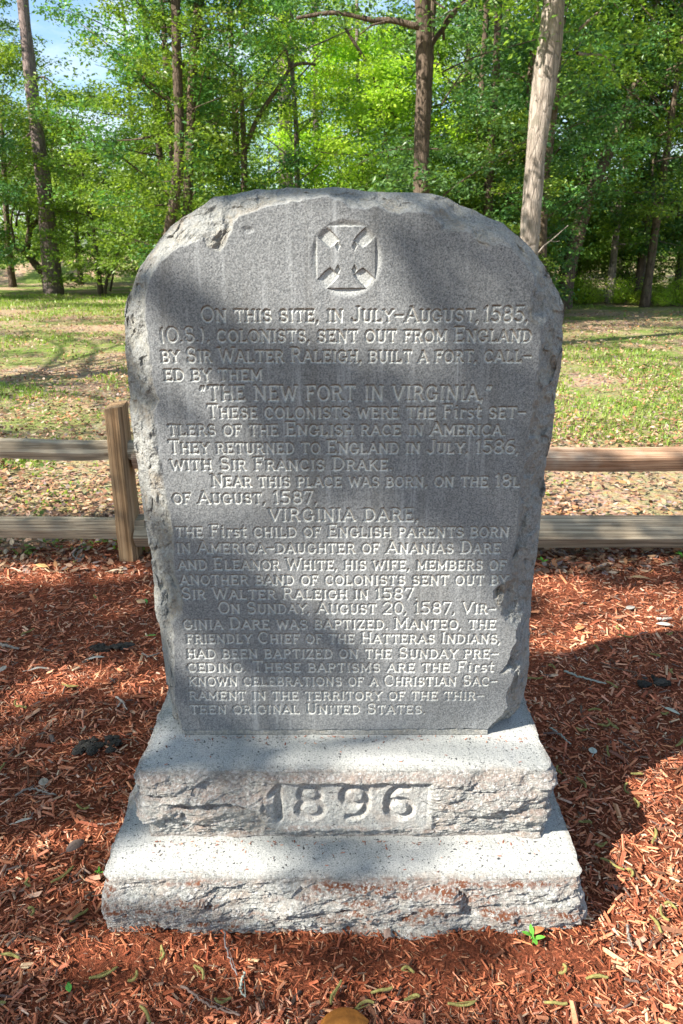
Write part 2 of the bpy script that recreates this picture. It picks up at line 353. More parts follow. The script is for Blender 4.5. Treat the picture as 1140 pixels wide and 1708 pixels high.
    g['r'] = (.44, [[(.12, .62), (.12, 0)], [(.12, .42)] + arc(.27, .42, .14, .2, 170, 40, 6)], [serif(.12, 0, .08)])
    g['s'] = (.44, [arc(.21, .47, .15, .15, 40, 265, 8) + arc(.21, .17, .16, .16, 85, -140, 8)], [])
    g['t'] = (.44, [[(.20, .92), (.16, .12), (.28, .0), (.36, .05)], [(.04, .62), (.36, .62)]], [])
    g['z'] = (.7, [], [])
    return g
GL = G()
class Raster:
    def __init__(s, x0, x1, z0, z1, r=.0007):
        s.x0, s.z0, s.r = x0, z0, r; s.nx = int((x1 - x0) / r) + 1; s.nz = int((z1 - z0) / r) + 1
        s.d = np.zeros((s.nz, s.nx), np.float32); s.id = np.zeros((s.nz, s.nx), np.int16)
    def stroke(s, pts, rad, depth, line=0):
        for (ax, az), (bx, bz) in zip(pts[:-1], pts[1:]):
            lo = [int((min(ax, bx) - 2 * rad - s.x0) / s.r), int((min(az, bz) - 2 * rad - s.z0) / s.r)]
            hi = [int((max(ax, bx) + 2 * rad - s.x0) / s.r) + 2, int((max(az, bz) + 2 * rad - s.z0) / s.r) + 2]
            i0, i1, j0, j1 = max(lo[0], 0), min(hi[0], s.nx), max(lo[1], 0), min(hi[1], s.nz)
            if i0 >= i1 or j0 >= j1: continue
            X = (s.x0 + np.arange(i0, i1) * s.r)[None, :]; Z = (s.z0 + np.arange(j0, j1) * s.r)[:, None]
            dx, dz = bx - ax, bz - az; l2 = dx * dx + dz * dz + 1e-12
            t = np.clip(((X - ax) * dx + (Z - az) * dz) / l2, 0, 1)
            d = np.hypot(X - ax - t * dx, Z - az - t * dz) / rad
            v = depth * sstep(1.3, .35, d)
            cur = s.d[j0:j1, i0:i1]; np.maximum(cur, v, out=cur)
            s.id[j0:j1, i0:i1][d < 1.6] = line
    def sample(s, x, z):
        fx = np.clip((x - s.x0) / s.r, 0, s.nx - 1.01); fz = np.clip((z - s.z0) / s.r, 0, s.nz - 1.01)
        i, j = fx.astype(int), fz.astype(int); u, v = fx - i, fz - j; d = s.d
        inside = (x > s.x0) & (x < s.x0 + s.nx * s.r) & (z > s.z0) & (z < s.z0 + s.nz * s.r)
        return (d[j, i] * (1 - u) * (1 - v) + d[j, i + 1] * u * (1 - v) + d[j + 1, i] * (1 - u) * v + d[j + 1, i + 1] * u * v) * inside, s.id[j, i] * inside
def text_line(ra, txt, x0, x1, zb, h, line, rad, depth, all_big=False):
    """lower-case = small capitals, upper-case = large capitals, {First} = lower-case italic; stretched to run from x0 to x1"""
    items = []; X = 0; raw = False
    for ch in txt:
        if ch == '{': raw = True; continue
        if ch == '}': raw = False; continue
        if ch == ' ': X += .48 * h; continue
        if raw: g = GL[ch]; s_ = 1.27 * h
        else:
            big = ch.isupper() or ch.isdigit() or all_big or ch in '<>()'
            g = GL[ch.upper()]; s_ = h * (1.27 if big and not all_big else 1)
        items.append((X, s_, g)); X += g[0] * s_ + .10 * h
    k = (x1 - x0) / max(X - .1 * h, 1e-6)
    for X, s_, g in items:
        for pl, rr in [(p, rad) for p in g[1]] + [(p, rad * .72) for p in g[2]]:
            ra.stroke([(x0 + k * (X + px * s_), zb + pz * s_) for px, pz in pl], rr, depth, line)

# ================================================================== monument
Y_LOW, Z_LOW = 1.321, 0.173        # front plane and top of the lower plinth
Y_UP, Z_UP = 1.4465, 0.3725        # the same for the upper plinth
YF = 1.583                        # dressed face of the headstone
mon = empty('monument', (0, YF, 0), 'rock-faced granite monument with a carved inscription, standing alone in the red mulch', 'monument')
def mlink(name, me, parent, label=None):
    o = link(name, me, parent, label=label); o.matrix_parent_inverse = Matrix.Translation((0, -YF, 0)) if parent is mon else Matrix.Identity(4); return o

PANEL = [(305, 1217), (297, 1190), (293, 1171), (292, 1090), (290, 1041), (306, 1024), (308, 1004), (301, 980), (294, 962), (292, 938), (290, 886), (281, 838), (275, 801), (266, 754), (261, 717), (257, 690), (268, 668), (256, 640), (250, 574), (244, 536), (244, 502), (247, 474), (258, 452), (269, 437), (285, 424), (301, 414), (322, 406), (339, 399), (344, 410), (356, 418), (368, 421), (382, 398), (398, 363), (424, 353), (453, 345), (485, 339), (516, 334), (548, 330), (566, 337), (584, 346), (604, 349), (622, 345), (640, 348), (646, 354), (662, 358), (690, 354), (722, 357), (728, 372), (736, 386), (760, 389), (776, 387), (790, 396), (799, 410), (815, 415), (836, 408), (853, 412), (866, 430), (880, 446), (890, 462), (893, 480), (884, 493), (880, 515), (881, 538), (900, 543), (903, 570), (898, 609), (891, 650), (886, 694), (876, 736), (872, 785), (867, 820), (865, 855), (862, 890), (851, 932), (853, 966), (838, 972), (822, 985), (823, 1003), (834, 1022), (843, 1037), (862, 1050), (861, 1070), (853, 1087), (846, 1108), (833, 1127), (852, 1121), (857, 1127), (850, 1146), (843, 1162), (847, 1178), (838, 1193), (826, 1203), (813, 1215)]
SIL_L = [(300, 1229), (289, 1205), (281, 1165), (275, 1130), (268, 1085), (262, 1040), (256, 990), (250, 930), (240, 870), (232, 815), (226, 775), (218, 715), (212, 650), (208, 590), (206, 540), (209, 505), (222, 474), (230, 452)]
SIL_T = [(230, 452), (244, 428), (262, 402), (283, 378), (305, 362), (340, 342), (356, 328), (380, 325), (405, 320), (430, 315), (452, 317), (480, 312), (520, 315), (560, 311), (585, 314), (612, 319), (650, 321), (690, 320), (720, 322), (748, 329), (768, 341), (792, 350), (815, 363), (840, 372), (866, 395), (888, 414), (905, 436)]
SIL_R = [(835, 1229), (853, 1205), (868, 1178), (880, 1145), (884, 1110), (886, 1060), (889, 1010), (894, 950), (900, 900), (905, 860), (911, 810), (918, 760), (925, 710), (931, 660), (938, 610), (943, 560), (945, 520), (937, 490), (925, 470), (918, 455), (905, 436)]
YS = YF + .06
pan = np.array([(at_y(x, y, YF)[0], at_y(x, y, YF)[2]) for x, y in PANEL])
def silc(c, n):
    q = np.array([(at_y(x, y, YS)[0], max(at_y(x, y, YS)[2], Z_UP - .0)) for x, y in c]); d = np.r_[0, np.cumsum(np.hypot(*np.diff(q, axis=0).T))]
    t = np.linspace(0, d[-1], n); return np.stack([np.interp(t, d, q[:, 0]), np.interp(t, d, q[:, 1])], -1)
NU, NV = 600, 800
Lc, Tc, Rc = silc(SIL_L, NV), silc(SIL_T, NU), silc(SIL_R, NV)
Lc[0, 1] = Rc[0, 1] = Z_UP + .001
Bc = np.stack([np.linspace(Lc[0, 0], Rc[0, 0], NU), np.full(NU, Z_UP + .001)], -1)
u = np.linspace(0, 1, NU)[None, :, None]; v = np.linspace(0, 1, NV)[:, None, None]
P2 = (1 - v) * Bc[None] + v * Tc[None] + (1 - u) * Lc[:, None] + u * Rc[:, None] - ((1 - u) * (1 - v) * Bc[0] + u * (1 - v) * Bc[-1] + (1 - u) * v * Tc[0] + u * v * Tc[-1])
X = P2[..., 0].ravel(); Z = P2[..., 1].ravel()
def polydist(X, Z, poly, closed=True):
    d = np.full(len(X), 1e9); ins = np.zeros(len(X), bool); n = len(poly)
    for k in range(n if closed else n - 1):
        ax, az = poly[k]; bx, bz = poly[(k + 1) % n]; dx, dz = bx - ax, bz - az
        t = np.clip(((X - ax) * dx + (Z - az) * dz) / (dx * dx + dz * dz + 1e-12), 0, 1)
        np.minimum(d, np.hypot(X - ax - t * dx, Z - az - t * dz), out=d)
        if closed and abs(dz) > 1e-9:
            cr = ((az > Z) != (bz > Z)) & (X < (bx - ax) * (Z - az) / (bz - az) + ax); ins ^= cr
    return d, ins
jit = np.stack([X, Z, X * 0], -1)
jx = fbm(jit, 70, 3, 5) * .004; jz = fbm(jit, 70, 3, 9) * .004
dp, ins = polydist(X + jx, Z + jz, pan); ds, _ = polydist(X, Z, np.vstack([Lc[::8], Tc[::8], Rc[::-8]]), False)
dp = np.where(ins, 0, dp)
t = dp / (dp + ds + 1e-6)
side_depth = .075
P3 = np.stack([X, np.full_like(X, YF), Z], -1)
m_ = dp > 0
rock = np.zeros(len(X)); q = P3[m_] + .014 * np.stack([fbm(P3[m_], 22, 2, 31), 0 * X[m_], fbm(P3[m_], 22, 2, 37)], -1)
q[:, 1] += t[m_] * .06
rk = .016 * facets(q * np.array([1, 1, .6]), 12, 3, 1.0) + .0065 * facets(q, 36, 13, 1.0) + .009 * fbm(q, 48, 5, 21, .6) + .010 * fbm(q, 9, 2, 40)
rock[m_] = rk
below = Z < at_y(570, 1217.5, YF)[2]
yoff = side_depth * t ** 1.15 * 0.85 + np.minimum(1, dp / .010) * (.0065 + rock * .95 * np.minimum(1, .35 + dp / .03))
yoff = np.where(below & (X > -.40) & (X < .372), .0035, yoff)
yoff = np.maximum(yoff, -.012)
# inscription
ra = Raster(-.47, .47, .36, 1.50)
LINES = [(527, 335, 800, 'On this site, in July-August,', 19.5), (561, 265, 887, '(O.S.), colonists, sent out from England', 19), (595, 268, 887, 'by Sir Walter Raleigh, built a fort, call-', 18.5),
 (626, 273, 438, 'ed by them', 18), (656, 333, 822, '<THE NEW FORT IN VIRGINIA,>', 24), (689, 345, 878, 'These colonists were the {First} set-', 17.5),
 (718, 280, 845, 'tlers of the English race in America.', 17), (748, 281, 867, 'They returned to England in July, 1586,', 17), (776, 284, 655, 'with Sir Francis Drake.', 16.5),
 (804, 352, 868, 'Near this place was born, on the 18l', 16), (832, 287, 530, 'of August, 1587,', 16), (859, 448, 700, 'VIRGINIA DARE,', 20), (888, 292, 850, 'the {First} child of English parents born', 15.5),
 (915, 294, 836, 'in America-daughter of Ananias Dare', 15.5), (943, 297, 845, 'and Eleanor White, his wife, members of', 15), (968, 300, 848, 'another band of colonists sent out by', 15),
 (992, 302, 697, 'Sir Walter Raleigh in 1587.', 14.5), (1016, 364, 828, 'On Sunday, August 20, 1587, Vir-', 14.5), (1042, 305, 828, 'ginia Dare was baptized. Manteo, the', 14.5),
 (1066, 310, 836, 'friendly Chief of the Hatteras Indians,', 14), (1091, 311, 832, 'had been baptized on the Sunday pre-', 14), (1114, 312, 825, 'ceding. These baptisms are the {First}', 13.5),
 (1137, 314, 830, 'known celebrations of a Christian Sac-', 13.5), (1161, 315, 808, 'rament in the territory of the thir-', 13), (1184, 317, 710, 'teen original United States.', 13)]
for k, (cyp, xa, xb, tx, hp) in enumerate(LINES):
    zt = at_y(570, cyp - hp / 2, YF)[2]; zb = at_y(570, cyp + hp / 2, YF)[2]; xs = at_y(1570, cyp, YF)[0] / 1000
    big = tx.isupper() and k in (4, 11)
    rad = .0030 if big else .0027
    text_line(ra, tx, (xa - 570) * xs, (xb - 570) * xs, zb, zt - zb, k + 1, rad, .0038 if big else .0034, big)
    if k == 0: text_line(ra, '1585,', (806 - 570) * xs, (882 - 570) * xs, zb, (zt - zb) * 1.02, 1, rad, .0034)
cut, lid = ra.sample(X, Z)
wear = np.clip(1.05 + .55 * fbm(P3, 16, 2, 77), .45, 1.25)
cut = cut * wear * (dp < .004)
# cross in its sunken disc
ex, _, ez = at_y(578, 430, YF); sx = at_y(678, 430, YF)[0] - ex; sx /= 100; szv = (at_y(578, 380, YF)[2] - at_y(578, 480, YF)[2]) / 100
U = (X - ex) / sx; W = (Z - ez) / szv       # photo-pixel sized units on the real face
rd = np.hypot(U / 61, (W + 2) / 66)
def arm(a, b, L_, hn, hw_, n0):              # arm along b: narrow neck, concave flare to a broad end
    ab = np.abs(b); hw = hn + (hw_ - hn) * np.clip((ab - n0) / (L_ - n0), 0, 1) ** 1.25
    return np.minimum(hw - np.abs(a), L_ - ab)
cr = np.maximum(arm(U, W, 52, 12, 34, 28), arm(W, U, 49, 17, 37, 27))
cr = np.maximum(cr, 30 - (.62 * np.abs(U) + .78 * np.abs(W)))
notch = 4.2 - np.maximum(np.abs(np.abs(U) - 14) + .5 * np.abs(np.abs(W) - 20), 0)
cr = np.minimum(cr, -notch)
disc = sstep(1.02, .80, rd) * .0050
emb = disc * (1 - sstep(-1.0, 1.0, cr))
emb = np.where(dp > .006, 0, emb)
P3s = P3
fine = .0004 * fbm(P3s, 260, 2, 91) * (dp == 0) - .0010 * np.clip(fbm(P3s, 75, 3, 93) - .45, 0, 1)
Yv = YF + yoff + cut + emb + fine
small = np.exp(-(((U + 163) / 10) ** 2 + ((W - 46) / 7) ** 2)); Yv += .004 * np.clip(small - .3, 0, 1) * (1 + fbm(P3, 150, 2, 8))
V = np.stack([X, Yv, Z], -1)
ii = (np.arange(NV - 1)[:, None] * NU + np.arange(NU - 1)[None, :]).ravel()
F = np.stack([ii, ii + 1, ii + NU + 1, ii + NU], -1)
rocka = np.clip(dp / .008, 0, 1); dirta = np.zeros(len(X))
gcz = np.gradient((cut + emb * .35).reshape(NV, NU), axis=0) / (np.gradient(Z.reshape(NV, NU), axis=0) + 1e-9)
A = dict(rock=rocka, cut=np.clip(-gcz.ravel() * 1.4, 0, 1) * (1 - .0), dirt=dirta, pale_lit=sstep(.0006, .0024, cut) + .62 * np.clip(emb / .005, 0, 1))  # down-facing groove walls get painted shade, groove insides painted brightness; disc is paler
# sides and back: the outline swept backwards
Lg = np.arange(NV) * NU; Tg = (NV - 1) * NU + np.arange(NU); Rg = np.arange(NV) * NU + NU - 1
loop = np.r_[Lg, Tg[1:-1], Rg[::-1]][::2]
if loop[-1] != Rg[0]: loop = np.r_[loop, Rg[0]]
B0 = V[loop]; K = len(B0); NL = 44
tang = np.gradient(B0[:, [0, 2]], axis=0)
for _ in range(30): tang[1:-1] = (tang[:-2] + tang[1:-1] * 2 + tang[2:]) / 4
nrm = np.stack([-tang[:, 1], tang[:, 0]], -1); nrm /= np.linalg.norm(nrm, axis=1)[:, None] + 1e-9
if (nrm[K // 2, 1] < 0): nrm = -nrm
YB = YF + .235
s_ = np.linspace(0, 1, NL)[:, None]
yb = B0[None, :, 1] * (1 - s_) + YB * s_
edge = np.minimum(s_ / .1, 1)
S3 = np.stack([B0[None, :, 0] + 0 * s_, yb, B0[None, :, 2] + 0 * s_], -1)
qq = S3.reshape(-1, 3) * np.array([1, 1, .6])
r_ = (.016 * facets(qq, 13, 3, 1.0) + .007 * facets(qq, 34, 13, 1.0) + .009 * fbm(qq, 60, 3, 21)).reshape(NL, K)
o_ = -.004 * np.sin(s_ * 3.14) + (r_ * .8 - .010) * edge - .02 * np.clip(s_ - .75, 0, 1) ** 1 * 2
o_ = o_ * np.clip((B0[None, :, 2] - Z_UP) / .03, 0, 1)
S3[..., 0] += nrm[None, :, 0] * o_; S3[..., 2] += nrm[None, :, 1] * o_
n0 = len(V); V2 = np.vstack([V, S3[1:].reshape(-1, 3)])
idx = np.vstack([loop[None, :], n0 + np.arange((NL - 1) * K).reshape(NL - 1, K)])
Fs = np.stack([idx[:-1, :-1], idx[1:, :-1], idx[1:, 1:], idx[:-1, 1:]], -1).reshape(-1, 4)
last = idx[-1]; h2 = K // 2                      # back: strips joining left and right halves
a_ = last[:h2]; b_ = last[::-1][:h2]
Fb = np.stack([a_[:-1], b_[:-1], b_[1:], a_[1:]], -1)
A2 = {k: np.r_[vv, np.full((NL - 1) * K, 1. if k == 'rock' else 0.)] for k, vv in A.items()}
Fall = np.vstack([F, Fs, Fb])
# split into parts: body, dressed face, inscription lines, emblem
fc = F[:, 0]; isface = (dp[F].max(axis=1) < .003)
isemb = isface & (rd[F].min(axis=1) < 1.0)
lin = lid[fc]; isline = isface & ~isemb & (lin > 0) & ((cut[F].max(axis=1) > 1e-5))
crossm = isemb & (cr[F].mean(axis=1) > 1.5)
head = None
body_keep = np.r_[~isface, np.ones(len(Fs) + len(Fb), bool)]
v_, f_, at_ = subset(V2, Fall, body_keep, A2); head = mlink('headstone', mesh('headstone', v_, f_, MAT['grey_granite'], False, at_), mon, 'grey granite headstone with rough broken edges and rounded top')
head.matrix_parent_inverse = Matrix.Translation((0, -YF, 0))
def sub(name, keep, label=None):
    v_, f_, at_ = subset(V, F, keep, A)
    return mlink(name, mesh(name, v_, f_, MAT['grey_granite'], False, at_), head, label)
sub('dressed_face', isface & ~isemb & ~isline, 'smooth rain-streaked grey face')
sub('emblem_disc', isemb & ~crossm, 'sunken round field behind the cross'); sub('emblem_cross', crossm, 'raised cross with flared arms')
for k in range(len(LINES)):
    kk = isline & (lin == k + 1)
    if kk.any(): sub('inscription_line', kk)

def plinth(name, x0, x1, y0, y1, z0, z1, seed, amp, label, kmax, date=False, sink=0.0):
    rc = .028; n1 = int((x1 - x0) / .0024)
    pts = []; nr = []
    def seg(a, b, n, nn):
        for k in range(n): pts.append(((a[0] + (b[0] - a[0]) * k / n), a[1] + (b[1] - a[1]) * k / n)); nr.append(nn)
    def cor(cx, cyy, a0):
        for k in range(14):
            a = R(a0 + 90 * k / 14); pts.append((cx + rc * math.cos(a), cyy + rc * math.sin(a))); nr.append((math.cos(a), math.sin(a)))
    seg((x0 + rc, y0), (x1 - rc, y0), n1, (0, -1)); cor(x1 - rc, y0 + rc, -90)
    ns = int((y1 - y0) / .005); seg((x1, y0 + rc), (x1, y1 - rc), ns, (1, 0)); cor(x1 - rc, y1 - rc, 0)
    seg((x1 - rc, y1), (x0 + rc, y1), 60, (0, 1)); cor(x0 + rc, y1 - rc, 90); seg((x0, y1 - rc), (x0, y0 + rc), ns, (-1, 0)); cor(x0 + rc, y0 + rc, 180)
    B = np.array(pts); Nn = np.array(nr); K = len(B)
    H = z1 - z0 + sink; nf = int(H / .0028)
    prof = [(-.0, z, 0., 1.) for z in np.linspace(z0 - sink, z1, nf)]
    ks = np.r_[np.linspace(.006, .12, 20), np.linspace(.14, kmax, 14)]
    cx, cyy = (x0 + x1) / 2, (y0 + y1) / 2
    rings = []; rk = []
    for (o, z, k, f) in prof: rings.append(np.stack([B[:, 0], B[:, 1], np.full(K, z)], -1)); rk.append(np.full(K, f))
    for k in ks:                                 # tread: rings move straight inwards
        ins_ = k * 1.0
        q = B - Nn * 0; q = np.stack([np.clip(B[:, 0], x0 + ins_, x1 - ins_), np.clip(B[:, 1], y0 + min(ins_, (y1 - y0) / 2 - .01), y1 - min(ins_, (y1 - y0) / 2 - .01))], -1)
        rings.append(np.stack([q[:, 0], q[:, 1], np.full(K, z1)], -1)); rk.append(np.full(K, max(0, 1 - k / .02) * .8))
    V = np.stack(rings).reshape(-1, 3); rkv = np.stack(rk).reshape(-1); NR = len(rings)
    NN = np.tile(Nn, (NR, 1)); isf = np.repeat(np.arange(NR) < nf, K)
    hz = (V[:, 2] - (z0 - sink)) / H
    q = V * np.array([.65, 1, 1.7]) + seed
    q2 = q + .02 * np.stack([fbm(q, 18, 2, seed), fbm(q, 18, 2, seed + 5), fbm(q, 18, 2, seed + 9)], -1)
    ro = amp * .75 * facets(q2, 9, seed, 1.15) + amp * .36 * facets(q2, 26, seed + 20, 1.1) + amp * .42 * fbm(q, 50, 5, seed + 30, .65) + amp * .12 * facets(q, 95, seed + 50, 1.2)
    outw = .018 * np.sin(np.clip(hz, 0, 1) * 3.14) + ro
    edgef = 1 - .75 * sstep(.86, 1.0, hz) - .35 * sstep(.12, 0, hz) * (0 if sink else 1)
    d = np.where(isf, outw * edgef - (.020 if sink else .006) * (1 - hz) * (np.abs(NN[:, 0]) > .5), 0)
    # wobble of the arris itself and its chips
    ar = .007 * fbm(np.stack([V[:, 0], V[:, 1], 0 * V[:, 0]], -1), 14, 4, seed + 60) - .016 * np.clip(fbm(np.stack([V[:, 0], V[:, 1], 0 * V[:, 0]], -1), 9, 3, seed + 64) - .25, 0, 1)
    near = np.where(isf, sstep(.7, 1, hz), np.clip(1 - (np.repeat(np.r_[np.zeros(nf), ks], K)) / .03, 0, 1))
    d = d + ar * near
    zoff = np.where(isf, 0, -.004 * np.clip(1 - np.repeat(np.r_[np.zeros(nf), ks], K) / .022, 0, 1) ** 2) + np.where(isf, -.004 * sstep(.93, 1, hz), 0)
    zoff += .0012 * fbm(V, 45, 3, seed + 70) * ~isf
    cut = np.zeros(len(V)); pm = np.zeros(len(V)); 
    if date:
        ra = Raster(-.30, .30, z0, z1, .001)
        xs = at_y(1570, 1338, y0)[0] / 1000; za = at_y(570, 1362, y0)[2]; zb = at_y(570, 1312, y0)[2]
        for ch, pxc, dep in (('1', 474, .011), ('8', 518, .009), ('9', 592, .011), ('6', 667, .0115)):
            g = GL[ch]; wd = 44 * xs / .60; x_ = (pxc - 570) * xs - .36 * wd
            for pl in g[1]: ra.stroke([(x_ + a * wd, za + b * (zb - za)) for a, b in pl], .0098, dep, 1)
        ft = isf & (NN[:, 1] < -.99)
        cut, _ = ra.sample(V[:, 0], V[:, 2]); cut = cut * ft
        px0, px1 = (446 - 570) * xs, (716 - 570) * xs; pz0 = at_y(570, 1377, y0)[2]; pz1 = at_y(570, 1303, y0)[2]
        dxp = np.minimum(V[:, 0] - px0, px1 - V[:, 0]); dzp = np.minimum(V[:, 2] - pz0, pz1 - V[:, 2])
        pm = sstep(-.010, .006, np.minimum(dxp, dzp)) * ft
        soft = sstep(px0 - .01, px0 + .045, V[:, 0])
        fr = sstep(-.016, -.006, np.minimum(dxp, dzp)) * ft * (1 - pm)   # plain band round the panel
        d = d * (1 - pm * (.45 + .55 * soft)) + pm * (.0045 + .0012 * fbm(V, 120, 2, 3))
        d = d * (1 - fr * .7) + fr * .7 * (.013 + .004 * fbm(V, 60, 3, 4) + .35 * ro)
        rkv = rkv * (1 - .5 * pm)
    V[:, 0] += NN[:, 0] * (d - 0); V[:, 1] += NN[:, 1] * (d - cut * (-1 if False else 1)); V[:, 2] += zoff
    gx = np.arange(K); g2 = (gx + 1) % K; i = (np.arange(NR - 1) * K)[:, None]
    F = np.stack([i + gx, i + g2, i + K + g2, i + K + gx], -1).reshape(-1, 4)
    ledge = np.clip(np.gradient(-d.reshape(NR, K), axis=0).reshape(-1) / .0022, 0, 1.2) * isf * (hz > .03)
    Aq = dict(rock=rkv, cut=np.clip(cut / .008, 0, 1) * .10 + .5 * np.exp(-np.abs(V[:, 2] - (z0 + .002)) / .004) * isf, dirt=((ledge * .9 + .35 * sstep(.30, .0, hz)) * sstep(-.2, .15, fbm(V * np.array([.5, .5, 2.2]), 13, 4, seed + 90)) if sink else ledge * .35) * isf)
    keep = np.ones(len(F), bool)
    if date: keep = pm[F].min(axis=1) < .5
    v_, f_, at_ = subset(V, F, keep, Aq)
    o = mlink(name, mesh(name, v_, f_, MAT['pale_granite'], False, at_), mon, label)
    if date:
        v_, f_, at_ = subset(V, F, ~keep, Aq); mlink('date_panel', mesh('date_panel', v_, f_, MAT['pale_granite'], False, at_), o, 'sunken panel carved 1896, its first figure worn away')
    return o
plinth('upper_plinth', -.485, .502, Y_UP + .006, 2.02, Z_LOW, Z_UP, 4, .017, 'upper rock-faced granite block with a date panel', .24, True)
plinth('lower_plinth', -.556, .564, Y_LOW + .006, 2.12, 0.0, Z_LOW, 11, .019, 'lower rock-faced granite block stained by mulch', .24, False, .06)
# mortar line under the headstone

# ================================================================== ground
def terrain(x, y):
    z = 0 * x
    for (cx, cy_, rx, ry, h) in ((-10.2, 36, 2.6, 3.4, .95), (-15.5, 34, 4.2, 1.6, .75), (-22, 37, 5, 3, .8), (-6.0, 37, 3.0, 3.0, .75), (-12.5, 44, 8, 2.5, .5)):
        z = z + h * np.exp(-(((x - cx) / rx) ** 2 + ((y - cy_) / ry) ** 2))
    return z
def grid_sheet(xs, ys, fz):
    Xg, Yg = np.meshgrid(xs, ys); Vv = np.stack([Xg.ravel(), Yg.ravel(), fz(Xg.ravel(), Yg.ravel())], -1); nx, ny = len(xs), len(ys)
    i = (np.arange(ny - 1)[:, None] * nx + np.arange(nx - 1)[None, :]).ravel(); return Vv, np.stack([i, i + 1, i + nx + 1, i + nx], -1)
def p2(x, y): return np.stack([x, y, 0 * x], -1)
xs = np.r_[np.linspace(-300, -40, 10), np.linspace(-36, -8, 40), np.linspace(-7.8, 7.8, 120), np.linspace(8, 36, 40), np.linspace(40, 300, 10)]
ys = np.r_[np.linspace(-300, -14, 8), np.linspace(-12, 3, 20), np.linspace(3.1, 14, 110), np.linspace(14.4, 60, 90), np.linspace(66, 300, 10)]
V, F = grid_sheet(xs, ys, lambda x, y: terrain(x, y) - .012 + .018 * fbm(p2(x, y), .9, 3, 2) * (y > 3.2) * (y < 60))
ga = .35 + .9 * sstep(4.2, 9, V[:, 1]) + .6 * sstep(20, 26, V[:, 1]) * (V[:, 0] < 2)
link('ground', mesh('ground', V, F, MAT['ground'], True, dict(grass=ga)), kind='structure')
MB_Y = 3.72
xs = np.linspace(-3.4, 3.4, 150); ys = np.linspace(-1.2, 1, 110)
def mulch_z(x, y):
    e = MB_Y + .16 * fbm(p2(x, 0 * x), 2.2, 3, 4)
    z = .006 + .014 * (fbm(p2(x, y), 2.4, 3, 6) + .5) + .006 * fbm(p2(x, y), 14, 2, 7)
    z = z + .034 * np.exp(-(np.abs(y - 1.285) / .045) ** 2) * (np.abs(x) < .6) * (.5 + fbm(p2(x, 0 * x), 6, 2, 3))
    return z * sstep(0, .35, e - y) - .03 * sstep(.05, -.25, e - y)
V, F = grid_sheet(np.linspace(-3.4, 3.4, 130), np.linspace(-1.5, 4.3, 130), mulch_z)
link('mulch_bed', mesh('mulch_bed', V, F, MAT['mulch'], True), kind='structure')

rs = np.random.RandomState(7)
def chips(n, x, y, z, ln, wd, cols, thick, tilt=.35, seed=1):
    """wood splinters: a ridged flake of 6 vertices each"""
    rs = np.random.RandomState(seed); a = rs.uniform(0, 2 * np.pi, n); tl = rs.normal(0, tilt, n); rl = rs.normal(0, tilt, n)
    d = np.stack([np.cos(a) * np.cos(tl), np.sin(a) * np.cos(tl), np.sin(tl)], -1); up = np.tile([0, 0, 1.], (n, 1))
    s = np.cross(up, d); s /= np.linalg.norm(s, axis=1)[:, None]; s = s * np.cos(rl)[:, None] + np.cross(d, s) * np.sin(rl)[:, None]; nn = np.cross(d, s)
    c = np.stack([x, y, z], -1); h1 = rs.uniform(.55, 1, n)[:, None]; h2 = rs.uniform(.3, 1, n)[:, None]; sk = rs.uniform(-.25, .25, n)[:, None] * ln[:, None]
    L_, W_ = ln[:, None] / 2, wd[:, None] / 2; T_ = thick[:, None]
    P = [c - d * L_ - s * W_ * h1, c - d * (L_ + sk * .3) + s * W_ * h2, c + d * (L_ + sk * .5) + s * W_ * h1, c + d * L_ - s * W_ * h2, c - d * L_ * .82 + nn * T_, c + d * L_ * .8 + nn * T_ + s * W_ * .2]
    V = np.stack(P, 1).reshape(-1, 3); b = (np.arange(n) * 6)[:, None]
    F = np.concatenate([b + np.array([[0, 3, 5, 4]]), b + np.array([[1, 4, 5, 2]]), b + np.array([[0, 4, 1, 1]]), b + np.array([[3, 2, 5, 5]])])
    quads = np.concatenate([b + np.array([[0, 3, 5, 4]]), b + np.array([[2, 1, 4, 5]])]); tris = np.concatenate([b + np.array([[0, 4, 1]]), b + np.array([[3, 2, 5]])])
    T3 = np.vstack([quads[:, [0, 1, 2]], quads[:, [0, 2, 3]], tris]); return V, T3, np.repeat(cols, 6, axis=0)
def pick(pal, wts, n, rs, var=.18):
    pal = np.array(pal); k = rs.choice(len(pal), n, p=np.array(wts) / sum(wts)); return pal[k] * rs.uniform(1 - var, 1 + var, (n, 1)) * rs.uniform(.94, 1.06, (n, 3))
def in_stone(x, y): return (x > -.54) & (x < .55) & (y > 1.34) & (y < 2.10)
RED = [(.50, .205, .12), (.38, .135, .075), (.25, .078, .042), (.58, .30, .20), (.15, .07, .045), (.40, .27, .20), (.56, .41, .30), (.12, .09, .08)]
RW = [21, 25, 22, 12, 12, 6, 3, 5]
def scatter(n, ymin, ymax, hw, rs, pw=1.0):
    y = ymin + (ymax - ymin) * rs.uniform(0, 1, n) ** pw; x = rs.uniform(-1, 1, n) * (hw(y)); return x, y
hw = lambda y: .55 * y + .45
n = 108000; x, y = scatter(n, .72, MB_Y + .1, hw, rs, 1.25)
k = ~in_stone(x, y); x, y = x[k], y[k]; n = len(x)
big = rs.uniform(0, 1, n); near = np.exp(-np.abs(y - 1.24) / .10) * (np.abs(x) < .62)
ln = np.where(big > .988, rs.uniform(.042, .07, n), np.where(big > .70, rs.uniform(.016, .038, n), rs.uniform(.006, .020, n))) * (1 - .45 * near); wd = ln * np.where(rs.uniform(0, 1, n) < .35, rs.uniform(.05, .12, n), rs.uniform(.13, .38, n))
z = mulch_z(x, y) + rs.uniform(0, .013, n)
keep = (mulch_z(x, y) > -.01) | (rs.uniform(0, 1, n) < .2)
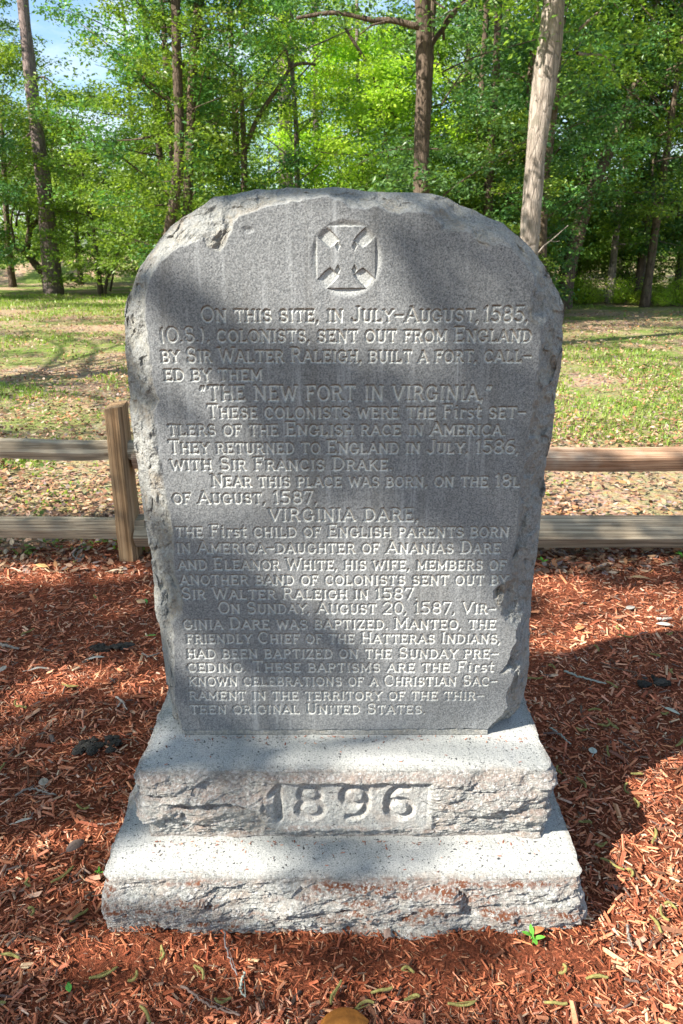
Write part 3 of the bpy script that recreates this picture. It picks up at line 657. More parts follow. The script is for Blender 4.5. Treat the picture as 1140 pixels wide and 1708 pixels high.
cols = pick(RED, RW, n, rs) * np.array([1.36, 1.34, 1.24]); cols *= (1 - .35 * np.clip(fbm(p2(x, y), 3.5, 3, 44), 0, 1))[:, None]; cols = np.where((near > .4)[:, None], cols * np.array([.80, .72, .65]), cols)
x, y, z, ln, wd, cols = x[keep], y[keep], z[keep], ln[keep], wd[keep], cols[keep]
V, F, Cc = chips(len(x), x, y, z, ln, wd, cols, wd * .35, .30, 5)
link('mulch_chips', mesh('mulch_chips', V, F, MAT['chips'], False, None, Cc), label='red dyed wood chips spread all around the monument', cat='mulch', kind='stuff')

def leaves_flat(n, x, y, z, ln, cols, seed, tilt=.35, wr=.5):
    """fallen leaf: folded, pointed, 6 triangles"""
    rs = np.random.RandomState(seed); a = rs.uniform(0, 2 * np.pi, n); tl = rs.normal(0, tilt, n); rl = rs.normal(0, tilt, n)
    d = np.stack([np.cos(a) * np.cos(tl), np.sin(a) * np.cos(tl), np.sin(tl)], -1); up = np.tile([0, 0, 1.], (n, 1))
    s = np.cross(up, d); s /= np.linalg.norm(s, axis=1)[:, None] + 1e-9; s = s * np.cos(rl)[:, None] + np.cross(d, s) * np.sin(rl)[:, None]; nn = np.cross(d, s)
    c = np.stack([x, y, z], -1); L_ = ln[:, None] / 2; W_ = L_ * wr * rs.uniform(.7, 1.2, n)[:, None]; cu = rs.uniform(.05, .35, n)[:, None] * L_
    P = [c - d * L_ + nn * cu, c - d * L_ * .3 + s * W_ + nn * cu * .7, c + d * L_ * .35 + s * W_ * .85 + nn * cu * .7, c + d * L_ + nn * cu, c + d * L_ * .35 - s * W_ * .85 + nn * cu * .8, c - d * L_ * .3 - s * W_ + nn * cu * .8]
    V = np.stack(P, 1).reshape(-1, 3); b = (np.arange(n) * 6)[:, None]
    return V, np.concatenate([b + np.array([[0, 1, 5]]), b + np.array([[1, 2, 4]]), b + np.array([[1, 4, 5]]), b + np.array([[2, 3, 4]])]), np.repeat(cols, 6, axis=0)
rs = np.random.RandomState(12)
n = 82000; yy = 3.35 + 15 * rs.uniform(0, 1, n) ** 1.9; xx = rs.uniform(-1, 1, n) * (.56 * yy + .6)
keep = (yy > 3.75) | (rs.uniform(0, 1, n) < (yy - 3.3) * 2.2); xx, yy = xx[keep], yy[keep]; n = len(xx)
LC = [(.42, .26, .16), (.50, .35, .24), (.26, .14, .08), (.15, .085, .055), (.48, .38, .29), (.42, .20, .09), (.27, .21, .19)]
kp = rs.uniform(0, 1, n) < .35 + .9 * sstep(-.25, .25, fbm(p2(xx, yy), 1.1, 3, 19)); xx, yy = xx[kp], yy[kp]; n = len(xx); cols = pick(LC, [20, 12, 24, 20, 4, 10, 12], n, rs, .22)
ll = rs.uniform(.018, .052, n) * (1 + yy * .02)
V, F, Cc = leaves_flat(n, xx, yy, rs.uniform(.004, .03, n), ll, cols, 3, .32)
link('leaf_litter', mesh('leaf_litter', V, F, MAT['litter'], False, None, Cc), label='dry brown oak leaves littering the field behind the fence', cat='fallen leaves', kind='stuff')

# grass and low weeds
def blades(x, y, h, w_, seed, lean=.5, spread=0):
    n = len(x); rs = np.random.RandomState(seed); a = rs.uniform(0, 2 * np.pi, n); ln = rs.uniform(.1, lean, n)
    b = np.stack([x, y, terrain(x, y) - .005], -1); s = np.stack([np.cos(a), np.sin(a), 0 * a], -1) * (w_ / 2)[:, None]; dr = np.stack([-np.sin(a), np.cos(a), 0 * a], -1)
    m_ = b + np.stack([0 * x, 0 * x, h * .6], -1) + dr * (h * ln * .4)[:, None]; t_ = b + np.stack([0 * x, 0 * x, h * (1 - ln * .3)], -1) + dr * (h * ln * 1.1)[:, None]
    V = np.stack([b - s, b + s, m_ + s * .7, m_ - s * .7, t_], 1).reshape(-1, 3); k = (np.arange(n) * 5)[:, None]
    return V, np.concatenate([k + np.array([[0, 1, 2]]), k + np.array([[0, 2, 3]]), k + np.array([[3, 2, 4]])])
rs = np.random.RandomState(22)
n = 330000; yy = 3.6 + 21 * rs.uniform(0, 1, n) ** 1.7; xx = rs.uniform(-1, 1, n) * (.56 * yy + .6)
dens = fbm(p2(xx, yy * .8), .75, 4, 51, .6) * .9 + .25 * fbm(p2(xx, yy), 4.5, 2, 55)
thr = .30 + .35 * np.exp(-((yy - 3.8) / .8) ** 2) - .34 * sstep(4.5, 8, yy) + .20 * np.exp(-((yy - 14) / 3.0) ** 2) * (xx < -1) - .35 * sstep(17, 21, yy) * (xx < 1) + .30 * sstep(10, 13, yy) * (xx > 1) + .02 * (xx > 1)
k = (dens > thr) & (rs.uniform(0, 1, n) < .40); xx, yy = xx[k], yy[k]; n = len(xx)
V, F = blades(xx, yy, rs.uniform(.02, .055, n) * (1 + yy * .03), rs.uniform(.005, .011, n) * (1 + yy * .06), 3, 1.2)
link('grass', mesh('grass', V, F, MAT['grass'], False, dict(tint=np.repeat(rs.uniform(0, 1, n), 5))), label='short patchy green grass growing through the leaf litter', cat='grass', kind='stuff')
n = 2000; yy = 3.6 + 12 * rs.uniform(0, 1, n) ** 1.6; xx = rs.uniform(-1, 1, n) * (.56 * yy + .5); k = fbm(p2(xx, yy), .9, 3, 61) > -.05; xx, yy = xx[k], yy[k]; m3 = 5
xx = np.repeat(xx, m3) + rs.normal(0, .022, len(xx) * m3); yy = np.repeat(yy, m3) + rs.normal(0, .022, len(yy) * m3); n = len(xx)
V, F, _ = leaves_flat(n, xx, yy, rs.uniform(.01, .04, n), rs.uniform(.018, .038, n), np.ones((n, 3)), 9, .5, .6)
link('low_weeds', mesh('low_weeds', V, F, MAT['leaf_mid'], False, dict(tint=np.repeat(rs.uniform(0, 1, n), 6))), label='small broad-leaved weeds sprouting in the field', cat='weeds', kind='stuff')

# ================================================================== fence
fence = empty('rail_fence', (0, 3.55, 0), 'weathered split rail fence with two rails running behind the monument', 'fence')
def fp(name, V, F, mat, label=None, smooth=False):
    V = np.array(V, float); V[:, 1] -= 3.55; return link(name, mesh(name, V, F, mat, smooth), fence, label=label)
def bar(x0, x1, prof0, prof1, seed, n=26, wob=.006):
    """rail: cross-section polygon (y,z) swept from x0 to x1 with hewn unevenness"""
    p0, p1 = np.array(prof0), np.array(prof1); K = len(p0); t = np.linspace(0, 1, n)[:, None, None]; P = p0 * (1 - t) + p1 * t
    xx = np.linspace(x0, x1, n)[:, None] + np.zeros((n, K)); V = np.stack([xx, P[..., 0], P[..., 1]], -1).reshape(-1, 3)
    V[:, 1] += wob * fbm(V, 3.1, 3, seed); V[:, 2] += wob * 1.3 * fbm(V, 2.3, 3, seed + 9)
    F = [[i * K + j, i * K + (j + 1) % K, (i + 1) * K + (j + 1) % K, (i + 1) * K + j] for i in range(n - 1) for j in range(K)]
    if K == 4: F += [[3, 2, 1, 0], [(n - 1) * K + q for q in range(4)]]
    else: F += [[0, 5, 1, 1][:4]] if False else [[5, 2, 1, 0], [5, 4, 3, 2], [(n - 1) * K + q for q in (0, 1, 2, 5)], [(n - 1) * K + q for q in (2, 3, 4, 5)]]
    return V, np.array(F)
def sq(yc, zc, hy, hz, c=.008): return [(yc - hy, zc - hz), (yc + hy, zc - hz), (yc + hy, zc + hz), (yc - hy + c, zc + hz), (yc - hy, zc + hz - c), (yc - hy, zc - hz * .5)]
FY = 3.56
# right side rails: light top, brown front
def rails():
    Y0 = FY - .055
    # (px,py) measured tops/fronts -> heights on the fence plane
    fp('rail', *bar(-1.03, 2.3, [(FY - .03, .500), (FY + .06, .500), (FY + .06, .590), (FY + .025, .606), (FY - .05, .570), (FY - .055, .560)], [(FY - .03, .480), (FY + .06, .480), (FY + .06, .575), (FY + .025, .592), (FY - .05, .556), (FY - .055, .545)], 3), MAT['rail_brown'], 'upper rail with a sun-bleached top and brown front')
    fp('rail', *bar(-1.05, 2.3, [(FY - .05, .088), (FY + .08, .09), (FY + .08, .20), (FY + .03, .236), (FY - .08, .160), (FY - .085, .148)], [(FY - .05, .085), (FY + .08, .09), (FY + .08, .20), (FY + .03, .234), (FY - .08, .157), (FY - .085, .146)], 7), MAT['rail_wood'], 'thick lower rail behind the monument')
    fp('rail', *bar(-4.4, -1.00, [(FY - .03, .56), (FY + .03, .55), (FY + .055, .64), (FY + .01, .70), (FY - .05, .675), (FY - .06, .60)], [(FY - .035, .545), (FY + .03, .54), (FY + .04, .60), (FY + .01, .632), (FY - .03, .625), (FY - .045, .585)], 13, 26, .02), MAT['rail_wood'], 'grey upper rail split thinner towards the post')
    fp('rail', *bar(-4.4, -1.00, [(FY - .05, .135), (FY + .03, .13), (FY + .05, .22), (FY + .02, .262), (FY - .055, .255), (FY - .06, .19)], [(FY - .04, .125), (FY + .03, .12), (FY + .04, .19), (FY + .01, .222), (FY - .04, .222), (FY - .05, .17)], 17, 26, .016), MAT['rail_wood'], 'grey lower rail with a knot near the post')
rails()
def post(xc, seed, lean=0.0):
    n = 30; hx, hy = .047, .060
    secs = [(-hx, -hy), (hx * .55, -hy * 1.05), (hx, -hy * .6), (hx, hy), (-hx, hy)]
    zs = np.linspace(-.12, .805, n); V = []
    for z in zs:
        for (a, b) in secs:
            tp = 1 - .10 * max(0, z) ; top = (-.004 if a < 0 else .006) * (z > .80) + (.012 if b > 0 else 0) * (z > .80)
            V.append((xc + a * tp + lean * z, FY + b * tp, z + top))
    V = np.array(V); V[:, 0] += .004 * fbm(V, 5, 3, seed); V[:, 1] += .004 * fbm(V, 5, 3, seed + 3)
    K = 5; F = [[i * K + j, i * K + (j + 1) % K, (i + 1) * K + (j + 1) % K, (i + 1) * K + j] for i in range(n - 1) for j in range(K)]
    e = (n - 1) * K; F += [[e, e + 1, e + 2, e + 4], [e + 2, e + 3, e + 4, e + 4]]
    V2 = V.copy(); me = bpy.data.meshes.new('post'); me.from_pydata([tuple(a - np.array([0, 3.55, 0])) for a in V2], [], [list(dict.fromkeys(f)) for f in F] + [[4, 3, 2, 1, 0]])
    me.materials.append(MAT['post_wood']); o = link('post', me, fence)
    # mortises cut right through, side to side
    cs = []
    for zc in (.605, .195):
        cu = bpy.data.meshes.new('cutter'); pr = [(math.cos(a) * .030, math.sin(a) * .03 + (.055 if math.sin(a) > 0 else -.055)) for a in np.linspace(0, 2 * math.pi, 16, endpoint=False)]
        vs = [(xc - .2, FY - 3.55 + p[0] + .0, zc + p[1]) for p in pr] + [(xc + .2, FY - 3.55 + p[0], zc + p[1]) for p in pr]
        cu.from_pydata(vs, [], [list(range(16))[::-1], list(range(16, 32))] + [[i, (i + 1) % 16, 16 + (i + 1) % 16, 16 + i] for i in range(16)])
        co = bpy.data.objects.new('cutter', cu); C.objects.link(co); cs.append(co)
        md = o.modifiers.new('b', 'BOOLEAN'); md.operation = 'DIFFERENCE'; md.object = co; md.solver = 'EXACT'
    bpy.context.view_layer.update(); dg = bpy.context.evaluated_depsgraph_get(); nm = bpy.data.meshes.new_from_object(o.evaluated_get(dg))
    o.modifiers.clear(); o.data = nm
    for co in cs: bpy.data.objects.remove(co)
    return o
post(-1.093, 5, 0.0); post(2.36, 9)

# ================================================================== trees
def leafcloud(centers, per, size, rad, flat, seed, lw=.5, pref=None):
    """leaf clusters: every leaf is a folded 2-triangle blade"""
    rs = np.random.RandomState(seed); c = np.repeat(centers, per, axis=0); n = len(c)
    off = rs.normal(0, 1, (n, 3)) * np.array([rad, rad, rad * flat]) * .55; p = c + off
    a = rs.uniform(0, 2 * np.pi, n); tl = rs.normal(-.15, .45, n)
    d = np.stack([np.cos(a) * np.cos(tl), np.sin(a) * np.cos(tl), np.sin(tl)], -1); s = np.cross(np.tile([0, 0, 1.], (n, 1)), d); s /= np.linalg.norm(s, axis=1)[:, None]
    rl = rs.normal(0, .7, n); s2 = s * np.cos(rl)[:, None] + np.cross(d, s) * np.sin(rl)[:, None]
    sz = (size * rs.uniform(.6, 1.25, n))[:, None]; nn = np.cross(d, s2)
    V = np.stack([p, p + d * sz * .5 + s2 * sz * lw * .5 + nn * sz * .08, p + d * sz, p + d * sz * .5 - s2 * sz * lw * .5 + nn * sz * .08], 1).reshape(-1, 3)
    k = (np.arange(n) * 4)[:, None]; F = np.concatenate([k + np.array([[0, 1, 2]]), k + np.array([[0, 2, 3]])])
    ct_ = np.repeat(rs.uniform(0, 1, len(centers)), per) * .6 + rs.uniform(0, .4, n)
    return V, F, np.repeat(ct_, 4)
def crown_arch(seed, z0, z1, R0, nb, cl, droop=.1, shape=1.0, r0=.035):
    """branches leaving a vertical axis at (0,0), leaf clusters along their outer part"""
    rs = np.random.RandomState(seed); tubes = []; cen = []
    for k in range(nb):
        f = (k + .5) / nb; zb = z0 + (z1 - z0) * f * .92 + rs.normal(0, .12); a = k * 2.4 + rs.uniform(-.5, .5)
        Lb = R0 * (math.sin(math.pi * min(.98, (.18 + .80 * f)) ** shape) ** .6) * rs.uniform(.65, 1.15)
        up = rs.uniform(.05, .95) - droop
        P = [np.array([0, 0, zb])]
        for j in range(1, 7):
            t_ = j / 6; P.append(np.array([math.cos(a) * Lb * t_, math.sin(a) * Lb * t_, zb + up * Lb * t_ - droop * Lb * t_ ** 2 + .0]) + rs.normal(0, .05 * Lb ** .5, 3))
            a += rs.normal(0, .10)
        (tubes.append(tube(resample(P, 9), np.linspace(r0 * rs.uniform(.4, 1), .004, 9), 5, cap=False)) if k % 2 == 0 or r0 < .02 else None)
        for q in range(cl):
            t_ = rs.uniform(.25, 1.05); i = min(5, int(t_ * 6)); b = P[i] + (P[min(6, i + 1)] - P[i]) * (t_ * 6 - i if i < 6 else 0)
            cc = b + rs.normal(0, 1, 3) * np.array([.30, .30, .16]) * (Lb ** .5) * .62; cen.append(cc)
            if q % 4 == 0 and k % 2 == 0: tubes.append(tube(np.array([b, (b + cc) / 2 + rs.normal(0, .02, 3), cc]), [.010, .007, .004], 4, cap=False))
    return np.array(cen), join(tubes)
VAR = {}
def variant(name, seed, z0, z1, R0, nb, cl, per, size, rad, flat, **kw):
    cen, (bv, bf) = crown_arch(seed, z0, z1, R0, nb, cl, **kw)
    V, F, T = leafcloud(cen, per, size, rad, flat, seed + 1)
    V[:, 2] = np.maximum(V[:, 2], .03)
    VAR[name] = (V, F, T, bv, bf, {})
variant('broad', 3, 1.2, 11.0, 3.0, 42, 8, 50, .12, .36, .40)
variant('loose', 8, 2.2, 12.0, 2.5, 34, 7, 48, .115, .35, .40)
variant('low', 14, .5, 6.0, 2.3, 38, 8, 52, .11, .33, .42)
variant('tall', 21, 4.0, 14.0, 3.2, 40, 9, 42, .12, .48, .5)
variant('shrub', 27, .08, 1.9, 1.1, 30, 8, 26, .065, .24, .6, droop=-.05, r0=.012)
variant('herb', 33, .03, .40, .42, 16, 6, 14, .055, .10, .6, droop=-.05, r0=.005)
def getmesh(var, part, leaf, barkm):
    V, F, T, bv, bf, cache = VAR[var]; key = part
    if key not in cache:
        cache[key] = mesh('crown_' + var, V, F, MAT[leaf], False, dict(tint=T)) if part == 'c' else mesh('branches_' + var, bv, bf, MAT[barkm], True)
    return cache[key]
rt = random.Random(5)
def tree(var, x, y, leaf, barkm, label, group=None, r=.12, H=None, name='broadleaf_tree', cat='tree', trunk=None, limbs=(), scale=1.0, rot=None, crown_at=None, nocrown=False, trunk_r=None, seed=None):
    """trunk: list of points (world); crown hangs on the trunk axis"""
    z = float(terrain(np.array([x]), np.array([y]))[0]); o = empty(name, (x, y, z), label, cat, group); sd_ = seed or rt.randint(0, 9999)
    if trunk is None:
        H = H or 9.0; rr = random.Random(sd_); lx, ly = rr.uniform(-.05, .05), rr.uniform(-.03, .03)
        P = [(lx * q + rr.uniform(-.06, .06) * (q > 0), ly * q, q) for q in np.linspace(0, H, 7)]; P[0] = (0, 0, -.1)
        P = resample(P, 26); rad = np.linspace(r, r * .35, 26); rad[0] *= 1.35; rad[1] *= 1.15
    else:
        P = resample(np.array(trunk) - np.array([x, y, z]), 40); rad = np.interp(np.linspace(0, 1, 40), np.linspace(0, 1, len(trunk_r)), trunk_r)
    V, F = tube(P, rad, 14, sd_, .24); link('trunk', mesh('trunk', V, F, MAT[barkm], True), o)
    for lp, lr in limbs:
        LP = resample(np.array(lp) - np.array([x, y, z]), 24); V, F = tube(LP, np.linspace(lr, lr * .45, 24), 9, sd_ + 5, .14); link('limb', mesh('limb', V, F, MAT[barkm], True), o)
    if not nocrown:
        rz = rot if rot is not None else rt.uniform(0, 6.28); ca = crown_at or (0, 0, 0)
        for part, nm in (('b', 'branches'), ('c', 'crown')):
            c_ = link(nm, getmesh(var, part, leaf, barkm), o, loc=ca); c_.material_slots[0].link = 'OBJECT'; c_.material_slots[0].material = MAT[leaf if part == 'c' else barkm]; c_.rotation_euler = (0, 0, rz); c_.scale = (scale,) * 3
    return o
def pline(pts, Y, z0=None):
    q = [at_y(a, b, Y) for a, b in pts]
    return q
def pxr(w_, Y): return w_ / 2 / FPX * (Y * ct)

# trees one can single out
def ptree(var, pts, wid, Y, leaf, barkm, label, limbs=(), ext=3.0, ground=True, **kw):
    q = pline(pts, Y); x0 = q[0][0]
    if ground: q = [(q[0][0] + (q[0][0] - q[1][0]) * .15, Y, -.15)] + q
    d = np.array(q[-1]) - np.array(q[-2]); d /= np.linalg.norm(d); q = q + [tuple(np.array(q[-1]) + d * ext)]
    tr = [pxr(v_, Y) for v_ in wid]; tr = [tr[0] * 1.25] + tr + [tr[-1] * .6]
    lb = [(pline(lp, Y + dy), pxr(lw_, Y)) for lp, lw_, dy in limbs]
    return tree(var, x0, Y, leaf, barkm, label, trunk=q, trunk_r=tr, limbs=lb, **kw)
ptree('tall', [(92, 492), (85, 430), (80, 380), (77, 330), (67, 260), (57, 180), (47, 90), (40, 20), (33, -60)], [27, 24, 21, 18, 17, 16, 15], 25, 'leaf_mid', 'pine_bark', 'tall bare leaning pine with a curved purplish trunk at the far left of the field', name='pine_tree', cat='tree', ext=5, crown_at=(-2.2, 0, 5.0), limbs=[([(62, 215), (52, 222), (38, 232)], 5, 0), ([(56, 130), (75, 128), (90, 140)], 4, 0)])
ptree('low', [(82, 484), (76, 458), (58, 440), (47, 424), (44, 414)], [17, 15, 13, 12], 26, 'leaf_mid', 'dark_bark', 'gnarled oak with a leaning forked trunk just behind the curved pine', ext=.1, scale=1.15, crown_at=(-.8, 0, .4), limbs=[([(44, 418), (33, 420), (24, 412), (23, 395), (18, 372), (22, 350)], 6, 0), ([(45, 417), (48, 395), (50, 380), (62, 368), (75, 355), (92, 342)], 11, 0), ([(50, 384), (46, 365), (52, 350), (45, 330)], 8, 0)])
ptree('broad', [(22, 479), (17, 440), (13, 402), (10, 340)], [11, 9, 8], 29, 'leaf_mid', 'brown_bark', 'straight slim tree left of the gnarled oak at the picture edge', scale=1.0)
ptree('low', [(136, 476), (133, 448), (128, 400), (126, 340)], [8, 6, 4], 30, 'leaf_mid', 'brown_bark', 'short slim trunk standing alone between the pine and the small clump', scale=.95)
ptree('low', [(169, 492), (166, 465), (163, 425), (155, 375), (144, 320)], [8, 6, 5, 4], 24.4, 'leaf_mid', 'brown_bark', 'slim young tree of three stems at the left edge of the mound', ext=1, scale=1.0, limbs=[([(175, 492), (178, 468), (188, 445), (196, 425), (205, 400)], 6, 0), ([(184, 486), (188, 465), (192, 445), (200, 420)], 4, .5)])
ptree('loose', [(276, 430), (283, 375), (290, 340), (297, 300), (300, 240), (299, 180), (296, 120), (294, 60), (293, -20)], [18, 17, 15, 15, 14, 14], 16, 'leaf_mid', 'brown_bark', 'reddish brown trunk rising left of the headstone with dense dark leaves', scale=.82, crown_at=(.2, .2, -.4), limbs=[([(299, 112), (310, 106), (328, 108)], 5, 0), ([(298, 118), (286, 110), (276, 106)], 5, 0)], rot=.5)
ptree('broad', [(312, 430), (312, 350), (317, 260), (320, 160), (324, 80), (333, 0), (338, -50)], [15, 14, 14, 15, 15], 17.2, 'leaf_dark', 'dark_bark', 'darker straight trunk right beside the reddish brown one', scale=.85, rot=2.2)
ptree('loose', [(408, 430), (407, 330), (408, 260), (406, 215)], [11, 10, 9], 18, 'leaf_mid', 'dark_bark', 'low tree with a long branch bending right above the headstone', ext=1.2, scale=.75, limbs=[([(408, 250), (428, 200), (448, 168), (466, 145), (484, 112), (500, 104), (527, 108)], 9, 0), ([(484, 112), (480, 90), (470, 70)], 6, 0)])
ptree('tall', [(480, 430), (478, 320), (476, 200), (474, 90), (471, -30)], [24, 22, 20, 18], 30, 'leaf_lime', 'pine_bark', 'thick far pine trunk seen through the bright gap above the headstone', name='pine_tree', scale=1.0, crown_at=(0, 0, 3))
ptree('tall', [(529, 430), (528, 260), (526, 120), (525, -20)], [10, 9, 8], 33, 'leaf_lime', 'pine_bark', 'thin far trunk right of the thick pine in the bright gap', scale=1.0, crown_at=(0, 0, 2.5))
ptree('loose', [(702, 440), (703, 345), (704, 260), (706, 180), (709, 100), (706, 0), (704, -50)], [28, 25, 25, 24, 22], 14, 'leaf_dark', 'brown_bark', 'dark trunk behind the crown of the headstone with a long limb to the left', scale=.95, crown_at=(.3, .4, -.5), rot=1.0, limbs=[([(700, 45), (680, 40), (655, 33), (620, 34), (590, 26), (560, 20), (530, 24), (495, 30)], 10, -.3), ([(713, 90), (724, 68), (745, 40), (775, 0), (790, -30)], 9, .3), ([(652, 34), (620, 42), (600, 58)], 4, -.4)])
ptree('low', [(655, 430), (650, 320), (645, 240), (640, 180), (628, 130), (600, 85)], [9, 8, 7, 6], 18, 'leaf_lime', 'dark_bark', 'slender sapling curving left between the headstone and the dark trunk', ext=.8, scale=.9)
ptree('tall', [(872, 560), (882, 430), (886, 370), (890, 300), (895, 240), (903, 190), (911, 120), (919, 60), (923, 0), (925, -40)], [33, 31, 32, 37, 33, 30, 28], 12, 'leaf_mid', 'pale_bark', 'big pale trunk with mottled bark beside the right shoulder of the headstone', scale=.9, crown_at=(.5, .2, .4), limbs=[([(898, 422), (906, 411), (918, 402), (930, 392), (948, 376)], 2.2, -.1), ([(918, 402), (926, 403), (934, 402)], 1.5, -.1)])
ptree('loose', [(902, 500), (906, 340), (915, 250), (924, 190), (930, 100), (934, 0)], [15, 13, 12], 16, 'leaf_dark', 'dark_bark', 'thin dark trunk half hidden behind the big pale trunk', scale=.7)
ptree('broad', [(940, 508), (950, 440), (968, 375), (985, 325), (1008, 270), (1028, 220), (1044, 180)], [26, 24, 22, 19, 16], 19.5, 'leaf_mid', 'dark_bark', 'dark trunk leaning right at the edge of the wood', ext=.6, scale=.85, crown_at=(1.6, -.6, .8))
ptree('broad', [(1020, 470), (1033, 340), (1045, 270), (1055, 200), (1063, 160)], [11, 10, 9], 21, 'leaf_mid', 'pale_bark', 'slim pale leaning trunk in the wood on the right', ext=2.5, scale=.85)
ptree('broad', [(1066, 480), (1078, 370), (1090, 310), (1098, 220), (1112, 100), (1122, 0)], [12, 11, 11], 22, 'leaf_dark', 'pine_bark', 'slender grey trunk deep in the wood nearest the right edge', scale=.85)
ptree('tall', [(860, 470), (855, 330), (850, 240), (846, 180), (845, 0)], [15, 14, 13], 22, 'leaf_mid', 'pale_bark', 'pinkish grey trunk in the leaves left of the big pale trunk', scale=.85)
# the wood behind: each tree is a thing, nothing in the photo tells them apart
DG = 'trees packed along the edge of the wood'
rows = [(-9.6, 18.6, 'loose', 'leaf_dark', .95), (3.0, 18.2, 'loose', 'leaf_dark', .9), (7.8, 19.8, 'loose', 'leaf_dark', .9), (-10.8, 22.5, 'low', 'leaf_dark', 1.0),   # (x, y, variant, leaf, scale)
 (-13.5, 24, 'low', 'leaf_mid', 1.1), (-12.9, 21.5, 'loose', 'leaf_mid', 1.0), (-5.2, 27, 'low', 'leaf_mid', 1.1), (-3.9, 19, 'low', 'leaf_mid', 1.0), (-2.8, 21, 'broad', 'leaf_dark', .9), (-4.7, 21.5, 'broad', 'leaf_mid', .85), (-7.1, 28, 'low', 'leaf_mid', .9),
 (-1.2, 23, 'broad', 'leaf_lime', .9), (.6, 25, 'low', 'leaf_lime', 1.25), (2.0, 19.5, 'low', 'leaf_mid', 1.0), (3.3, 21.5, 'broad', 'leaf_dark', 1.0), (4.0, 17.5, 'low', 'leaf_dark', .95), (3.0, 16.5, 'low', 'leaf_mid', .72), (1.6, 16.3, 'low', 'leaf_dark', .60),
 (6.6, 22, 'broad', 'leaf_mid', 1.0), (8.2, 21.5, 'broad', 'leaf_dark', 1.0), (9.8, 20.5, 'broad', 'leaf_mid', 1.0), (7.4, 24.5, 'low', 'leaf_mid', 1.3), (5.2, 24, 'broad', 'leaf_mid', 1.0), (10.6, 24.5, 'broad', 'leaf_dark', 1.1),
 (-18, 34, 'broad', 'leaf_mid', 1.1), (-14.5, 41, 'low', 'leaf_mid', 1.1), (-10, 46, 'low', 'leaf_mid', 1.2), (-6.5, 44, 'broad', 'leaf_mid', 1.1), (-2.5, 38, 'broad', 'leaf_mid', 1.1), (1.5, 35, 'low', 'leaf_lime', 1.6), (5.5, 32, 'broad', 'leaf_lime', 1.1), (9.5, 31, 'broad', 'leaf_mid', 1.1), (13.5, 29, 'broad', 'leaf_mid', 1.1),
 (-20, 28, 'broad', 'leaf_mid', 1.0), (-23, 44, 'broad', 'leaf_mid', 1.2), (-19, 50, 'low', 'leaf_dark', 1.3), (-5, 54, 'broad', 'leaf_mid', 1.2), (0, 50, 'broad', 'leaf_mid', 1.3), (8, 46, 'broad', 'leaf_dark', 1.3), (15, 42, 'broad', 'leaf_mid', 1.3), (19, 36, 'broad', 'leaf_mid', 1.2)]
first = {}
def wood_label(vv, lf, x, y):
    tone = {'leaf_mid': 'mid-green', 'leaf_dark': 'deep green', 'leaf_lime': 'bright yellow-green'}[lf]
    form = {'low': 'tree leafy to the ground', 'broad': 'broad tree', 'loose': 'loose-crowned tree'}[vv]
    where = 'at the far left of the field' if x < -9 else 'between the curved pine and the headstone' if x < -3.4 else 'behind the top of the headstone' if x < 3.2 else 'in the wood on the right'
    return tone + ' ' + form + ' ' + where + (', farther back' if y > 30 else '')
for (x, y, vv, lf, sc_) in rows:
    key = (vv, lf)
    bk = {'leaf_mid': 'brown_bark', 'leaf_dark': 'dark_bark', 'leaf_lime': 'pine_bark'}[lf]
    if key not in first:
        first[key] = tree(vv, x, y, lf, bk, wood_label(vv, lf, x, y), group=DG, r=.11, H=9, scale=sc_)
    else:
        src = first[key]; o = src.copy(); C.objects.link(o); o['label'] = wood_label(vv, lf, x, y); o.location = (x, y, float(terrain(np.array([x]), np.array([y]))[0])); o.rotation_euler = (0, 0, rt.uniform(0, 6.28))
        for ch in src.children:
            c_ = ch.copy(); C.objects.link(c_); c_.parent = o
            if ch.name.startswith(('crown', 'branches')): c_.scale = (sc_, sc_, sc_ * rt.uniform(.9, 1.1))
# undergrowth along the edge of the wood
SG = 'shrubs along the edge of the wood'; sfirst = None
for (x, y, s_) in [(5.5, 21.9, .8), (6.5, 23.2, 1.4), (7.3, 22.3, .7), (8.7, 22.8, 1.5), (9.6, 20.8, .8), (10.6, 21, 1.3), (4.4, 20.2, 1.3), (3.3, 19, 1.3), (2.4, 18.4, 1.3), (1.2, 18.2, 1.4), (0, 19.4, 1.4), (-1.2, 19.8, 1.4), (-2.4, 20, 1.3), (-3.6, 21, 1.3), (7, 24.5, 1.6), (9, 24.5, 1.7), (11.5, 24, 1.7), (-13.5, 29, .5), (-3.2, 28.5, 1.3), (-5.0, 30.5, 1.3)]:
    if sfirst is None: sfirst = o = tree('shrub', x, y, 'leaf_mid', 'dark_bark', 'bushy green shrub in the undergrowth at the edge of the wood', group=SG, r=.018, H=.9, name='shrub', cat='shrub', scale=s_)
    else:
        o = sfirst.copy(); C.objects.link(o); o.location = (x, y, 0); o.rotation_euler = (0, 0, rt.uniform(0, 6.28))
        for ch in sfirst.children: c_ = ch.copy(); C.objects.link(c_); c_.parent = o; c_.scale = (s_,) * 3
hfirst = None
for k in range(34):
    x = 5.6 + rt.uniform(0, 5.4); y = 21.0 - (x - 5.4) * .34 + abs(rt.gauss(0, 1.0)) - .3; s_ = rt.uniform(.4, 1.1)
    if hfirst is None: hfirst = o = tree('herb', x, y, 'leaf_lime', 'dark_bark', 'low bright green plant at the foot of the wood on the right', group='low bright plants at the foot of the wood', r=.006, H=.25, name='low_plant', cat='plant', scale=s_)
    else:
        o = hfirst.copy(); C.objects.link(o); o.location = (x, y, 0); o.rotation_euler = (0, 0, rt.uniform(0, 6.28))
        for ch in hfirst.children: c_ = ch.copy(); C.objects.link(c_); c_.parent = o; c_.scale = (s_,) * 3
